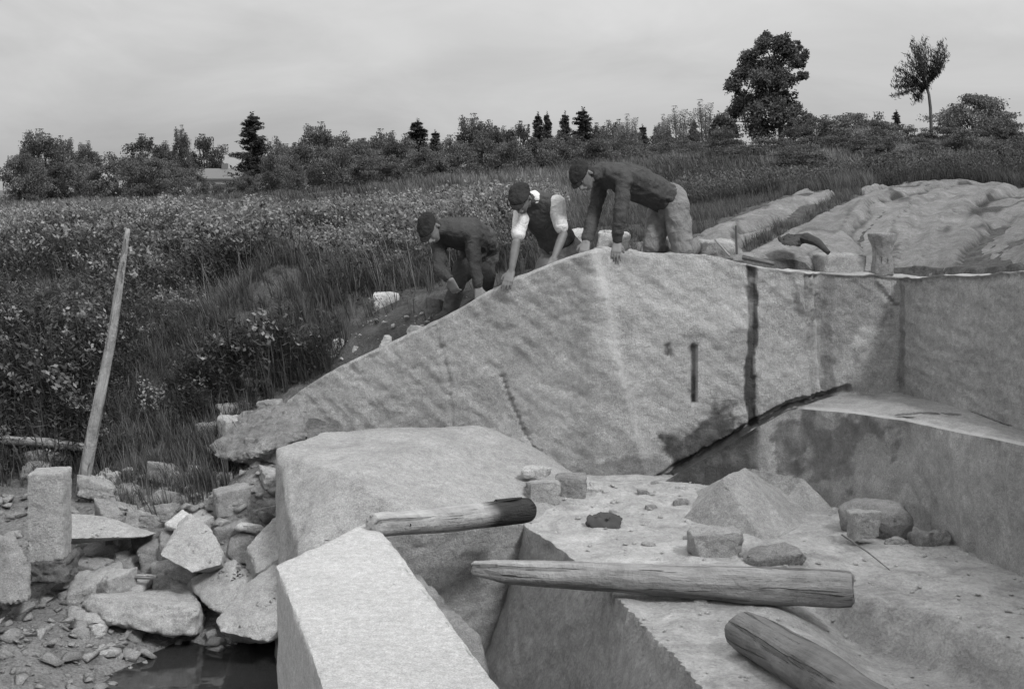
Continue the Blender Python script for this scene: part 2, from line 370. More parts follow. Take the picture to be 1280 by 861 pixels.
st = np.maximum(st, .45*segd(pa, qa, [(700, 605), (820, 590)], 26)); st = np.maximum(st, .12*segd(pa, qa, [(545, 410), (560, 470), (565, 520)], 4))  # darker band along the foot of the face
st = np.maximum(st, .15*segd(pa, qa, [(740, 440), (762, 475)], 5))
attr(me, 'stain_shade', st)
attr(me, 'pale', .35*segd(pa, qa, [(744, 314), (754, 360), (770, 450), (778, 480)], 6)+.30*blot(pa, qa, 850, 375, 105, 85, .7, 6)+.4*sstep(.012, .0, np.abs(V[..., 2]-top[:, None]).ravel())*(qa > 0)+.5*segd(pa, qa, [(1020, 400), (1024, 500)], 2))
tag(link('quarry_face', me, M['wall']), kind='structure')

# ------------------------------------------------------------------ lower ledge at the right
LF = [(812, 612, 10.75), (840, 596, 10.76), (880, 574, 10.77), (915, 553, 10.77), (945, 535, 10.76), (985, 513, 10.68), (1000, 511, 10.62), (1060, 516, 10.3), (1130, 526, 9.85), (1200, 541, 9.15), (1262, 553, 8.57), (1340, 572, 7.85), (1500, 610, 6.8)]
LB = [(812, 612, 11.1), (840, 596, 11.1), (880, 574, 11.15), (915, 553, 11.2), (945, 533, 11.25), (985, 509, 11.3), (1004, 503, 11.35), (1040, 492, 11.5), (1120, 486, 11.65), (1215, 514, 10.55), (1275, 535, 9.98), (1370, 560, 9.1), (1540, 600, 7.8)]
LFp = np.array([list(P(*q)) for q in LF]); LBp = np.array([list(P(*q)) for q in LB])
dd = np.r_[0, np.cumsum(np.linalg.norm(np.diff(LFp[:, :2], axis=0), axis=1))]; ss = np.arange(0, dd[-1], .022)
A = np.stack([np.interp(ss, dd, LFp[:, k]) for k in range(3)], -1); B = np.stack([np.interp(ss, dd, LBp[:, k]) for k in range(3)], -1)
NU = len(ss); NF, NT = 55, 45
tn = np.gradient(A[:, :2], axis=0)
for c in (0, 1): tn[:, c] = np.convolve(np.pad(tn[:, c], 4, 'edge'), np.ones(9)/9, 'valid')
tn /= np.linalg.norm(tn, axis=1)[:, None]; nr = np.stack([tn[:, 1], -tn[:, 0]], -1)
V = np.zeros((NU, NF+NT, 3))
for j in range(NF):
    t = j/(NF-1); V[:, j] = A; V[:, j, 2] = -.4+(A[:, 2]+.4)*t
q = V[:, :NF].reshape(-1, 3); d = (fbm(q, 2, 3, 41)*.035+fbm(q*[1, 1, .22], 9, 3, 42)*.045+fbm(q, 5, 4, 43)*.02).reshape(NU, NF)
d *= .3+.7*sstep(0, .04, A[:, 2][:, None]-V[:, :NF, 2])
V[:, :NF, :2] += nr[:, None]*d[..., None]
for j in range(NT):
    t = (j+1)/NT; V[:, NF+j] = V[:, NF-1]*(1-t)+B*t
    p = V[:, NF+j]; V[:, NF+j, 2] += (fbm(p*[1, 1, 0], 4, 4, 44)*.03-.012*np.abs(fbm(p*[1, 1, 0], 12, 3, 45)))*min(1, t*8)
me = npmesh('ledge', V.reshape(-1, 3), gridfaces(NU, NF+NT)); smooth(me, 45)
pa, qa = PX(V[..., 0].ravel(), V[..., 1].ravel(), V[..., 2].ravel())
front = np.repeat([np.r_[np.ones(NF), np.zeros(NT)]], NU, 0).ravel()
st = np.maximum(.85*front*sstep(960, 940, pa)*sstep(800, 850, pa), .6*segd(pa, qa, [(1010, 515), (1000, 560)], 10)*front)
st = np.maximum(st, .38*front*sstep(960, 1010, pa)*(.55+.45*fbm(np.stack([pa/26, pa*0, pa*0], -1), 1, 3, 46)))  # front face toned darker in vertical bands
st = np.maximum(st, (1-front)*.36); st = np.maximum(st, (1-front)*1.6*sstep(1015, 990, pa)); st = np.maximum(st, .6*front*blot(pa, qa, 1040, 560, 60, 40, .8, 8)); st = np.maximum(st, .9*segd(pa, qa, [(1010, 503), (1050, 491), (1120, 487), (1180, 500), (1262, 531)], 1.8)); st = np.maximum(st, .75*segd(pa, qa, [(1120, 519), (1150, 516), (1200, 518)], 1.5))  # ledge top strip and seams darkened: crack shade put into the colour
attr(me, 'stain_shade', st)
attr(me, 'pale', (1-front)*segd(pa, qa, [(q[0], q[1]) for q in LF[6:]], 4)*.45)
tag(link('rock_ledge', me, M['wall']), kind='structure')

# ------------------------------------------------------------------ quarry floor with the broken step edge on its left
EX = np.array([(-.38, 10.25), (.06, 9.80), (.33, 9.05), (.61, 8.07), (.87, 6.80), (1.25, 5.0), (1.6, 3.6)])
def edge_x(y): return np.interp(-np.asarray(y, float), -EX[:, 1], EX[:, 0])
def floor_z(x, y):
    x = np.asarray(x, float); y = np.asarray(y, float); p = np.stack([x, y, 0*x], -1)
    z = fbm(p, .8, 3, 51)*.03+fbm(p, 5, 4, 52)*.02+np.maximum(0, fbm(p, 11, 3, 53))*.02
    # lower shelf beyond the broken lip in the right foreground: line (2.0,8.2)-(2.7,7.25)
    sd_ = ((x-2.02)*(7.25-8.2)-(y-8.2)*(2.70-2.02))/math.hypot(.68, .95)+fbm(p, 3, 3, 54)*.08
    z = z-.26*sstep(0, .14, sd_)*sstep(1.45, 2.1, x)
    z = z+.10*sstep(9.6, 10.9, y)*sstep(2.2, 1.0, x)
    return z
ys = np.arange(3.6, 11.3, .028); NFc = 46; NC = 210
V = np.zeros((len(ys), NFc+NC, 3))
ex = edge_x(ys)+fbm(np.stack([ys*1.5, ys*0, ys*0], -1), 1, 4, 55)*.045
for j in range(NFc):
    t = j/(NFc-1); zz = -1.45*(1-t)
    hole = (1-(np.abs((ys/.075) % 1-.5)*2)**2)*.028*sstep(-.22, -.02, zz)*(ys < 8.6)
    q = np.stack([ex, ys, np.full_like(ys, zz)], -1)
    V[:, j, 0] = ex+hole+fbm(q, 3, 4, 56)*.03+fbm(q, 14, 3, 57)*.012-.50*(1-t)**1.3; V[:, j, 1] = ys; V[:, j, 2] = zz+(floor_z(ex, ys) if j == NFc-1 else 0)
for j in range(NC):
    t = (j+1)/NC; xx = V[:, NFc-1, 0]*(1-t)+5.2*t if False else V[:, NFc-1, 0]+(5.2-V[:, NFc-1, 0])*t**1.15
    V[:, NFc+j, 0] = xx; V[:, NFc+j, 1] = ys; V[:, NFc+j, 2] = floor_z(xx, ys)
me = npmesh('floor', V.reshape(-1, 3), gridfaces(len(ys), NFc+NC)); me.flip_normals(); smooth(me, 50)
st = np.repeat([np.r_[np.full(NFc-1, 1.), np.zeros(NC+1)]], len(ys), 0).ravel()  # left-facing step face toned darker, its shade put into the colour
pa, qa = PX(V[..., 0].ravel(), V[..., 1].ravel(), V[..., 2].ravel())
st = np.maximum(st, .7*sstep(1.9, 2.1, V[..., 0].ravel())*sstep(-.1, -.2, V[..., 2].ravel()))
st = np.maximum(st, .6*ell(pa, qa, 760, 650, 40, 12)); attr(me, 'stain_shade', st)
tag(link('quarry_floor', me, M['floor']), kind='structure')

# ------------------------------------------------------------------ smooth bare bedrock on the right slope
gx2 = np.arange(.9, 9.5, .05); gy2 = np.arange(8.6, 24, .05)
X, Y = np.meshgrid(gx2, gy2, indexing='ij'); x, y = X.ravel(), Y.ravel()
Zt = terrain(x, y); pa, qa = PX(x, y, Zt)
lim = np.interp(pa, [860, 875, 930, 1000, 1035, 1050, 1060, 1100, 1180, 1270, 1500], [302, 292, 266, 243, 240, 252, 252, 236, 226, 234, 250])
nz = fbm(np.stack([x, y, 0*x], -1), 1.2, 4, 61)
m1 = sstep(-2, 5, qa-lim+nz*9)
# grassy seam between the two lobes
seam = segd(pa, qa, [(935, 312), (975, 290), (1020, 270), (1050, 250)], 7)
m1 = m1*(1-seam); m1 = m1*sstep(.35, .7, sdist(x, y))*sstep(8.6, 9.2, y)
q = np.stack([x*.42+y*.9, x*.9-y*.42, 0*x], -1)
stria = fbm(q*[.30, 1.5, 1], 1, 5, 62, .6)
tt_ = q[:, 1]*1.0+fbm(q*[.35, .6, 1], 1, 3, 66)*1.5; fr_ = tt_-np.floor(tt_); tt2 = q[:, 1]*3.1+fbm(q*[.5, 1.2, 1], 1, 3, 67)*1.6; fr2_ = tt2-np.floor(tt2)
z = Zt+.15*m1-.10+stria*.04*m1+(.085*(fr_-.5)*sstep(1, .93, fr_)+.03*(fr2_-.5)*sstep(1, .9, fr2_))*m1+(-np.abs(fbm(q*[.35, 2.8, 1], 1, 3, 64))*.10+.02)*m1+fbm(q*[.7, 7, 1], 1, 3, 63)*.03*m1+fbm(q, 8, 3, 65, .6)*.010*m1
me = npmesh('outcrop', np.stack([x, y, z], -1), gridfaces(len(gx2), len(gy2))); smooth(me, 0)
attr(me, 'stain_shade', np.clip(sstep(.12, -.35, stria)*.35+.9*sstep(.07, .0, fr_)+.4*sstep(.10, .0, fr2_)+.7*sstep(.06, .0, np.abs(fbm(q*[.35, 2.8, 1], 1, 3, 64)))+.0*pa, 0, 1)); attr(me, 'pale', .2*sstep(.1, .5, stria))  # darker at the foot of each layer step and along crack lines
tag(link('bedrock_slope', me, M['outcrop']), kind='structure')
def outcrop_mask(x, y):
    pa, qa = PX(x, y, terrain(x, y, False))
    lim = np.interp(pa, [860, 875, 930, 1000, 1035, 1050, 1060, 1100, 1180, 1270, 1500], [302, 292, 266, 243, 240, 252, 252, 236, 226, 234, 250])
    m = (qa > lim)*(pa > 850)*(y < 24); return m*(1-segd(pa, qa, [(935, 312), (975, 290), (1020, 270), (1050, 250)], 6))

def ground_z(x, y):
    x = np.atleast_1d(np.asarray(x, float)); y = np.atleast_1d(np.asarray(y, float))
    z = terrain(x, y); inp = (sdist(x, y) < 0)&(x > edge_x(y)); z = np.where(inp, floor_z(x, y), z)
    return np.maximum(z, WZ)
def hit(px, py):
    Ys = np.arange(6, 40, .02); x = (px-640)/F*Ys; z = CZ-(py-HZ)/F*Ys; g = ground_z(x, Ys)
    i = np.argmax(z <= g); return float(Ys[i])

# ------------------------------------------------------------------ stones
def hullmesh(pts, edge=.035, bev=.012, disp=.008, dsc=7, seed=0, ang=55, faces=None):
    bm = bmesh.new()
    for p in pts: bm.verts.new(p)
    bm.verts.ensure_lookup_table()
    if faces:
        for f in faces: bm.faces.new([bm.verts[i] for i in f])
        return finish(bm, edge, bev, disp, dsc, seed, ang)
    r = bmesh.ops.convex_hull(bm, input=bm.verts[:])
    bmesh.ops.delete(bm, geom=list({e for e in r['geom_interior']+r['geom_unused'] if isinstance(e, bmesh.types.BMVert)}), context='VERTS')
    bmesh.ops.dissolve_limit(bm, angle_limit=R(4), verts=bm.verts[:], edges=bm.edges[:])
    return finish(bm, edge, bev, disp, dsc, seed, ang)
def finish(bm, edge, bev, disp, dsc, seed, ang):
    if False: bmesh.ops.bevel(bm, geom=[e for e in bm.edges if len(e.link_faces) == 2 and e.calc_face_angle() > R(18)], offset=bev, segments=2, affect='EDGES', clamp_overlap=True)
    bmesh.ops.triangulate(bm, faces=bm.faces[:])
    for _ in range(7):
        es = [e for e in bm.edges if e.calc_length() > edge]
        if not es: break
        bmesh.ops.subdivide_edges(bm, edges=es, cuts=1, use_grid_fill=False); bmesh.ops.triangulate(bm, faces=[f for f in bm.faces if len(f.verts) > 3])
    bmesh.ops.recalc_face_normals(bm, faces=bm.faces[:])
    shp = np.zeros(len(bm.verts)); bm.verts.index_update()
    for e in bm.edges:
        if len(e.link_faces) == 2 and e.calc_face_angle() > R(25): shp[e.verts[0].index] = shp[e.verts[1].index] = 1
    for _ in range(1 if bev <= .012 else 2 if bev < .03 else 14): bmesh.ops.smooth_vert(bm, verts=bm.verts[:], factor=.5, use_axis_x=True, use_axis_y=True, use_axis_z=True)
    bm.normal_update()
    co = np.array([v.co[:] for v in bm.verts]); no = np.array([v.normal[:] for v in bm.verts])
    dv = fbm(co+seed*3.7, dsc, 4, seed, .6)*disp*1.3+fbm(co+seed, dsc*4, 3, seed+9)*disp*.6-np.maximum(0, fbm(co*[1, 1, 2]+seed, dsc*1.6, 2, seed+5)-.25)*disp*1.5
    if disp > .005: dv = dv-shp*np.maximum(0, fbm(co+seed, dsc*2.2, 3, seed+12, .6)+.05)*(disp*1.2+.014)
    co = co+no*dv[:, None]
    for v, c in zip(bm.verts, co): v.co = c
    me = bpy.data.meshes.new('stone'); bm.to_mesh(me); bm.free(); smooth(me, ang); return me
def placed(name, me, m, label, cat='stone', group=None):
    """mesh built in world space -> object with its origin at its own base centre"""
    n = len(me.vertices); c = np.empty(n*3, np.float32); me.vertices.foreach_get('co', c); c = c.reshape(-1, 3)
    o = np.array([(c[:, 0].min()+c[:, 0].max())/2, (c[:, 1].min()+c[:, 1].max())/2, c[:, 2].min()])
    me.vertices.foreach_set('co', (c-o).ravel()); me.update()
    ob = link(name, me, m); ob.location = o; tag(ob, label, cat, group); return ob
def corners(name, pts, m, label, cat='stone', group=None, **k):
    k.setdefault('disp', .01); k.setdefault('bev', .012)
    return placed(name, hullmesh([P(*q) if len(q) == 3 else Vector(q[1:]) for q in pts], **k), m, label, cat, group)
def rock(name, box, m, label, cat='stone', group=None, seed=1, d=None, kind='rock', lift=0, Yb=None, sink=.02, rot=None, **k):
    """a loose stone: box = its rectangle in the photo, standing on the ground where its foot meets it"""
    x0, y0, x1, y1 = box; cx = (x0+x1)/2; Y = Yb or hit(cx, y1-1)
    rn = random.Random(seed); wd = (x1-x0)*Y/F; dep = d or wd*.75; sl_ = (y1-HZ)/F; h = max(.03, (y1-y0)*Y/F-dep*sl_)
    c = Vector(((cx-640)/F*Y, Y+dep/2, CZ-(y1-HZ)/F*Y+h/2+lift))
    pts = []
    if kind == 'rock':
        for _ in range(13):
            v = Vector((rn.gauss(0, 1), rn.gauss(0, 1), rn.gauss(0, 1))).normalized()
            pw = lambda a: math.copysign(abs(a)**.62, a)
            v = Vector((pw(v.x), pw(v.y), pw(v.z))); j = rn.uniform(.85, 1.1)
            pts.append(c+Vector((v.x*wd/2*j, v.y*dep/2*j, v.z*h/2*j)))
        pts += [c+Vector((a*wd*.36, b*dep*.36, -h/2-sink)) for a in (-1, 1) for b in (-1, 1)]
    else:
        tx, ty = (rn.uniform(-.4, .4), rn.uniform(-.3, .3)) if 'rubble' in name else (0, 0); a = rot if rot is not None else rn.uniform(-.35, .35); ca, sa = math.cos(a), math.sin(a)
        for sx in (-1, 1):
            for sy in (-1, 1):
                for sz in (-1, 1):
                    u = sx*wd/2*rn.uniform(.72, 1)/(abs(ca)+abs(sa)*dep/wd*.6); v = sy*dep/2*rn.uniform(.75, 1); ww = sz*h/2*rn.uniform(.7, 1)+tx*sx*wd/2*.8+ty*sy*dep/2
                    pts.append(c+Vector((u*ca-v*sa, u*sa+v*ca, ww-(sink if sz < 0 else 0))))
        for _ in range(3): pts.append(c+Vector((rn.uniform(-.5, .5)*wd, rn.uniform(-.5, .5)*dep, rn.uniform(0, .5)*h)))
    sz = max(wd, h)
    k.setdefault('disp', min(.02, sz*.05)); k.setdefault('bev', min(.012, sz*.05)); k.setdefault('edge', max(.014, sz*.09)); k.setdefault('dsc', 2.2/sz)
    return placed(name, hullmesh(pts, seed=seed, **k), m, label, cat, group)

# big slab lying against the face
corners('granite_slab', [(345, 560, 10.5), (366, 554, 10.7), (400, 541, 11.1), (470, 536, 11.3), (600, 531, 11.3), (655, 543, 11.3), (742, 606, 10.95),
        (735, 622, 10.5), (665, 652, 9.75), (575, 655, 9.72), (462, 662, 9.62), (372, 690, 9.35), (0, -1.62, 9.35, -1.3), (0, -.36, 9.75, -1.3), (0, .1, 10.3, -1.3), (0, -1.74, 10.9, -1.2), (0, .6, 10.9, -.3), (432, 592, 9.68), (520, 646, 9.3)],
        M['block'], 'broad light granite slab lying at the foot of the face, behind the short charred log', 'slab', edge=.045, bev=.012, disp=.016, dsc=3.5, seed=3, ang=32)
# long foreground block, freshly cut
D = [Vector((-1.26, 7.30, .40)), Vector((-.86, 8.28, .40)), Vector((-.70, 7.86, .38)), Vector((.08, 5.0, .40)), Vector((-.62, 5.0, .40))]
corners('granite_block', [(0, *v) for v in D]+[(0, v.x+.03, v.y, -.95) for v in D], M['cut'], 'longest freshly cut pale granite block, pointing at the viewer in the bottom foreground', 'block', edge=.05, bev=.012, disp=.008, dsc=3, seed=5)
# wall-side stones
SB = [(846, 656, 9.9), (903, 597, 9.82), (932, 583, 10.3), (1003, 597, 10.5), (1047, 641, 10.2), (1025, 658, 9.9), (992, 661, 9.6), (960, 667, 9.28), (930, 592, 9.9), (985, 620, 10.45), (1012, 641, 10.22)]
SB = [P(*q) for q in SB]+[Vector((1.25, 10.7, -.05)), Vector((2.35, 10.8, -.05)), Vector((1.9, 9.5, -.1))]
SB[0].z = -.03; SB[7].z = -.03
placed('split_boulder', hullmesh(SB, edge=.028, disp=.010, dsc=6, seed=7, ang=14, faces=[(0, 7, 1), (1, 7, 6, 8), (8, 6, 9), (6, 10, 9), (6, 5, 10), (5, 4, 10), (4, 3, 9, 10), (3, 2, 9), (2, 8, 9), (1, 8, 2), (0, 1, 2, 11), (2, 3, 12, 11), (3, 4, 12), (4, 5, 12), (5, 13, 12), (5, 6, 13), (6, 7, 13), (7, 0, 13), (0, 11, 12, 13)]),
       M['block'], 'large wedge-shaped split boulder with a pale ridge, under the dark wet crack', 'boulder')
def roundbox(name, a, b, r, m, label, cat, seed=0, sq=.8):
    a, b = Vector(a), Vector(b); pts = []
    rn = random.Random(seed)
    for c in (a, a.lerp(b, .5), b):
        for i in range(60):
            v = Vector((rn.gauss(0, 1), rn.gauss(0, 1), rn.gauss(0, 1))).normalized(); pts.append(c+Vector((v.x*r*sq, v.y*r, v.z*r)))
    return placed(name, hullmesh(pts, edge=.03, bev=0, disp=.014, dsc=5, seed=seed, ang=80), m, label, cat)
roundbox('rounded_boulder', P(1070, 648, 9.62), P(1118, 652, 9.5), .145, M['round'], 'smooth rounded grey boulder lying at the foot of the right ledge', 'boulder', 11, .9)
rock('small_stone', (1060, 634, 1105, 674), M['block'], 'small pale angular stone leaning on the smooth rounded boulder', seed=12, d=.12, Yb=9.2, kind='box', rot=.3)
rock('flat_stone', (1138, 655, 1197, 686), M['stone'], 'flat tapered stone at the foot of the ledge, right of the rounded boulder', seed=13, d=.2)
rock('chipped_stone', (860, 654, 934, 699), M['block'], 'rough chipped stone just behind the long log, below the split boulder', seed=14, d=.22, kind='box', rot=.15)
rock('wedge_stone', (926, 672, 1012, 709), M['stone'], 'low grey wedge of stone behind the long log, right of the chipped stone', seed=15, d=.2)
rock('flat_stone', (645, 582, 691, 598), M['pale'], 'small whitish flat stone resting on a stone beside the big slab', seed=16, d=.12, Yb=10.35, lift=.02)
rock('small_stone', (654, 595, 702, 631), M['block'], 'light squarish stone under the whitish flat stone by the slab', seed=17, d=.2, Yb=10.1, kind='box', rot=.2)
rock('small_stone', (690, 588, 735, 624), M['stone'], 'greyer squarish stone against the foot of the face, right of the whitish flat stone', seed=18, d=.18, Yb=10.3, kind='box', rot=-.1)
rock('small_stone', (864, 746, 889, 758), M['pale'], 'small white pebble in front of the long log', seed=19)
rock('small_stone', (1105, 668, 1135, 682), M['block'], 'little pale stone in front of the smooth rounded boulder', seed=20)
rock('moss_clump', (728, 637, 785, 663), M['moss'], 'dark clump of moss and debris on the light quarry floor', 'moss', seed=21, d=.25, disp=.03)
corners('rock_flake', [(1060, 514, 10.55), (1120, 506, 10.9), (1192, 519, 10.2), (1140, 521, 10.0), (1075, 520, 10.3), (1062, 520, 10.5), (1120, 513, 10.9), (1190, 523, 10.2)], M['block'],
        'thin flake of rock lying loose on top of the right ledge', 'flake', disp=.008, bev=.004)
# shard between block and step
corners('stone_shard', [(520, 712, 8.9), (545, 745, 8.5), (600, 795, 8.0), (607, 832, 7.8), (560, 880, 7.6), (500, 800, 8.0), (505, 730, 8.6), (0, -.5, 8.8, -.9), (0, .0, 7.9, -1.0)],
        M['stone'], 'upright pointed shard wedged between the foreground block and the step', 'stone', disp=.015, seed=24)

# left pit: blocks and broken stones
def boxc(name, px0, px1, py0, py1, Yf, dep, m, label, cat, tilt=0, **k):
    a, b = P(px0, py0, Yf), P(px1, py1, Yf); pts = []
    for x in (a.x, b.x):
        for z in (a.z, b.z):
            for y in (0, dep): pts.append((0, x+tilt*(z-b.z), Yf+y+(x-a.x)*.15, z+(.0 if y == 0 else .01)))
    return corners(name, pts, m, label, cat, **k)
boxc('stone_pillar', 34, 77, 592, 704, 10.0, .2, M['block'], 'upright squared granite block standing at the left edge', 'block', edge=.03, disp=.008, dsc=5, seed=30)
boxc('base_stone', 36, 80, 703, 730, 9.98, .34, M['dark'], 'dark stone under the upright squared block', 'stone', edge=.03, disp=.03, seed=31)
corners('edge_stone', [(-10, 668, 9.9), (22, 672, 9.8), (38, 700, 9.75), (36, 752, 9.6), (10, 757, 9.55), (-20, 750, 9.6), (-10, 680, 10.2), (36, 740, 10.1)], M['stone'], 'rounded grey stone cut by the left edge of the photo, below the upright block', 'stone', seed=32, disp=.02)
corners('long_wedge', [(86, 641, 10.8), (150, 651, 10.75), (197, 666, 10.7), (180, 671, 10.5), (88, 673, 10.35), (120, 644, 11.0), (190, 669, 10.9), (88, 680, 10.6)], M['block'], 'long tapered stone wedge pointing right from the upright block', 'stone', seed=33, disp=.012, edge=.03)
corners('rough_slab', [(115, 740, 10.2), (240, 735, 10.3), (252, 757, 9.95), (243, 792, 9.75), (205, 793, 9.7), (135, 779, 9.75), (105, 756, 9.9), (118, 744, 9.9), (0, -3.0, 10.4, -.95), (0, -2.3, 10.4, -.95), (248, 762, 9.75)], M['block'], 'rough slab with a light top lying at the edge of the dark pool', 'slab', seed=34, disp=.026, dsc=6, edge=.03)
corners('angular_stone', [(238, 641, 10.6), (262, 658, 10.45), (280, 690, 10.2), (276, 706, 10.1), (240, 716, 9.95), (200, 693, 10.05), (205, 683, 10.3), (225, 650, 10.6), (0, -2.5, 10.8, -.5), (0, -2.2, 10.7, -.6)], M['block'], 'five-sided angular stone left of the pair of stones by the pool', 'stone', seed=35, disp=.012, edge=.03)
corners('small_slab', [(204, 655, 10.7), (228, 635, 10.9), (245, 645, 10.8), (222, 662, 10.6), (205, 665, 10.8), (240, 660, 10.9)], M['pale'], 'small light slab tucked behind the five-sided stone', 'stone', seed=36, disp=.006, bev=.006)
corners('large_stone', [(345, 704, 9.85), (362, 720, 9.7), (360, 770, 9.4), (335, 803, 9.3), (275, 790, 9.35), (270, 775, 9.5), (305, 730, 9.8), (0, -1.5, 10.2, -.9), (0, -2.0, 10.1, -.95)], M['block'], 'largest broken stone in the pit, touching the left side of the foreground block', 'stone', seed=37, disp=.014, edge=.03)
corners('cracked_stone', [(238, 722, 10.3), (292, 697, 10.3), (318, 718, 10.0), (322, 745, 9.9), (282, 772, 9.85), (262, 760, 9.9), (240, 738, 10.1), (0, -2.3, 10.6, -.8), (0, -2.0, 10.5, -.85)], M['block'], 'cracked stone between the rough slab and the largest broken stone', 'stone', seed=38, disp=.014, edge=.03)
corners('leaning_stone', [(352, 636, 10.5), (372, 640, 10.4), (384, 668, 10.1), (380, 685, 9.9), (320, 716, 9.85), (306, 684, 10.1), (335, 662, 10.3), (0, -1.75, 10.7, -.5), (0, -1.6, 10.2, -.8), (0, -2.0, 10.4, -.8)], M['block'], 'peaked stone leaning on the left side of the big slab', 'stone', seed=39, disp=.014, edge=.03)
rock('dark_stone', (282, 662, 328, 702), M['round'], 'rounded dark stone left of the peaked leaning stone', seed=40, d=.2, Yb=10.5)  # uses the darker granite tone
rock('flat_stone', (292, 655, 335, 668), M['pale'], 'thin pale stone balanced on the rounded dark stone', seed=41, d=.12, Yb=10.55, lift=.03)
corners('flat_wedge', [(260, 626, 11.3), (285, 616, 11.6), (318, 614, 11.6), (328, 632, 11.3), (310, 640, 11.2), (280, 638, 11.2), (262, 632, 11.5)], M['block'], 'pale pointed flat stone lying in grass above the pit', 'stone', seed=42, disp=.01)
rock('round_stone', (174, 618, 222, 656), M['stone'], 'rounded stone behind the small light slab', seed=43, d=.22)
for i, (b, mt, lb) in enumerate([
    ((180, 574, 226, 602), 'pale', 'largest of the white stones lying in the grass above the pit'),
    ((231, 578, 262, 598), 'pale', 'white stone in the grass right of the largest white one'),
    ((262, 584, 292, 600), 'block', 'low grey-white stone in the grass, left of the outcrop foot'),
    ((310, 572, 326, 586), 'pale', 'small white stone above the big slab left corner, upper one'),
    ((322, 588, 336, 606), 'pale', 'tiny white stone beside the left corner of the big slab'),
    ((60, 760, 128, 786), 'block', 'flat light stone above the pile of small stones, lower left'),
    ((86, 780, 112, 803), 'stone', 'small round stone in the pile at the lower left'),
    ((108, 774, 132, 795), 'pale', 'small light stone right of the round one in the lower left pile'),
    ((78, 800, 152, 822), 'block', 'long thin flat stone at the lower left water edge'),
    ((140, 786, 172, 798), 'block', 'little flat stone in front of the rough slab'),
    ((35, 492, 71, 532), 'block', 'pale round boulder in the weeds at the left edge'),
    ((38, 527, 96, 552), 'block', 'flat light boulder just below the pale round one, left edge'),
    ((24, 556, 60, 590), 'stone', 'grey slanted stone behind the upright squared block'),
    ((410, 421, 436, 446), 'pale', 'larger white stone at the left rim of the quarry face'),
    ((434, 430, 456, 445), 'pale', 'smaller white stone at the left rim of the quarry face'),
    ((463, 361, 500, 385), 'pale', 'white stone on bare soil left of the bending men'),
    ((445, 458, 468, 470), 'stone', 'grey chip stone below the rim whites'),
    ((160, 655, 205, 700), 'dark', 'dark blocky stone behind the five-sided stone'),
    ((90, 676, 140, 705), 'stone', 'broken grey stone under the long wedge'),
    ((135, 684, 165, 716), 'stone', 'thin upright fragment between wedge and rough slab'),
    ((95, 730, 130, 748), 'block', 'small flat stone left of the rough slab'),
    ((66, 735, 100, 756), 'stone', 'small grey stone below the base of the upright block'),
    ((205, 712, 240, 740), 'dark', 'dark stone just above the rough slab'),
    ((92, 560, 130, 585), 'dark', 'dark stone near the foot of the leaning pole'),
    ((140, 600, 172, 626), 'stone', 'mottled stone right of the pole foot'),
    ((118, 612, 150, 640), 'stone', 'mottled low stone between pole foot and long wedge')]):
    if lb.startswith('grey chip'): continue
    rock('loose_stone', b, M[mt], lb, seed=50+i, group=None)
rs_ = random.Random(4)
for i in range(64):
    px_ = rs_.choice([rs_.uniform(20, 340), rs_.uniform(90, 300)]); py_ = rs_.uniform(575, 800); w_ = rs_.uniform(34, 92)*(.5+.5*(py_-560)/240)
    if 120 < px_ < 360 and py_ > 775: continue
    rock('rubble_stone', (px_-w_/2, py_-w_*rs_.uniform(.5, .8), px_+w_/2, py_), M[rs_.choice(['stone', 'block', 'stone', 'round', 'block'])], 'mid-sized angular grey stone among the broken stones heaped at lower left', 'stone', 'broken stones heaped in the pit at the left', seed=300+i, kind=rs_.choice(['rock', 'box']), disp=.014, lift=.02, rot=rs_.uniform(-.7, .7))
for i in range(16):
    px_ = rs_.uniform(690, 860) if i < 9 else rs_.uniform(700, 1180); py_ = rs_.uniform(606, 640) if i < 9 else rs_.uniform(640, 700); w_ = rs_.uniform(10, 26)
    rock('floor_stone', (px_-w_/2, py_-w_*.55, px_+w_/2, py_), M[rs_.choice(['stone', 'block', 'pale'])], 'small loose stone scattered on the light quarry floor near the face', 'stone', 'small stones on the quarry floor', seed=400+i)
# broken outcrop left of the slab
corners('fractured_rock', [(262, 556, 11.6), (300, 518, 12.0), (335, 508, 12.0), (372, 500, 11.75), (385, 545, 11.3), (345, 560, 11.1), (300, 577, 11.2), (270, 572, 11.3), (0, -2.2, 12.2, -.1), (0, -1.7, 11.9, -.1)], M['outcrop'], 'fractured rock mass left of the big slab corner', 'rock', seed=80, disp=.035, dsc=7, edge=.03, ang=24)
for me in (bpy.data.objects['fractured_rock'].data,): attr(me, 'stain_shade', np.zeros(len(me.vertices))); attr(me, 'pale', np.zeros(len(me.vertices)))
rock('broken_stone', (340, 500, 384, 545), M['stone'], 'broken grey rock just left of the quarry face end', seed=81, Yb=11.7, d=.4)
rock('broken_stone', (345, 534, 386, 562), M['block'], 'pale broken rock directly above the left corner of the big slab', seed=82, Yb=11.3, d=.2)
rock('broken_stone', (262, 500, 312, 528), M['block'], 'tilted light flake on the upper left of the fractured rock', seed=83, d=.2, kind='box', rot=.5)
rock('broken_stone', (300, 470, 335, 494), M['round'], 'dull stone half buried in soil above the fractured rock', seed=84)
for i, b in enumerate([(268, 520, 312, 560), (300, 543, 346, 576), (318, 500, 354, 530), (328, 560, 352, 582), (285, 560, 318, 584), (240, 530, 272, 556)]):
    rock('broken_rock', b, M[['block', 'stone', 'outcrop', 'block'][i % 3 if i % 3 != 2 else 1]], 'angular piece of broken rock piled left of the quarry face end', 'rock', 'broken rock beside the quarry face', seed=500+i, kind='box', rot=.5-.3*(i % 4), lift=.03, disp=.012)
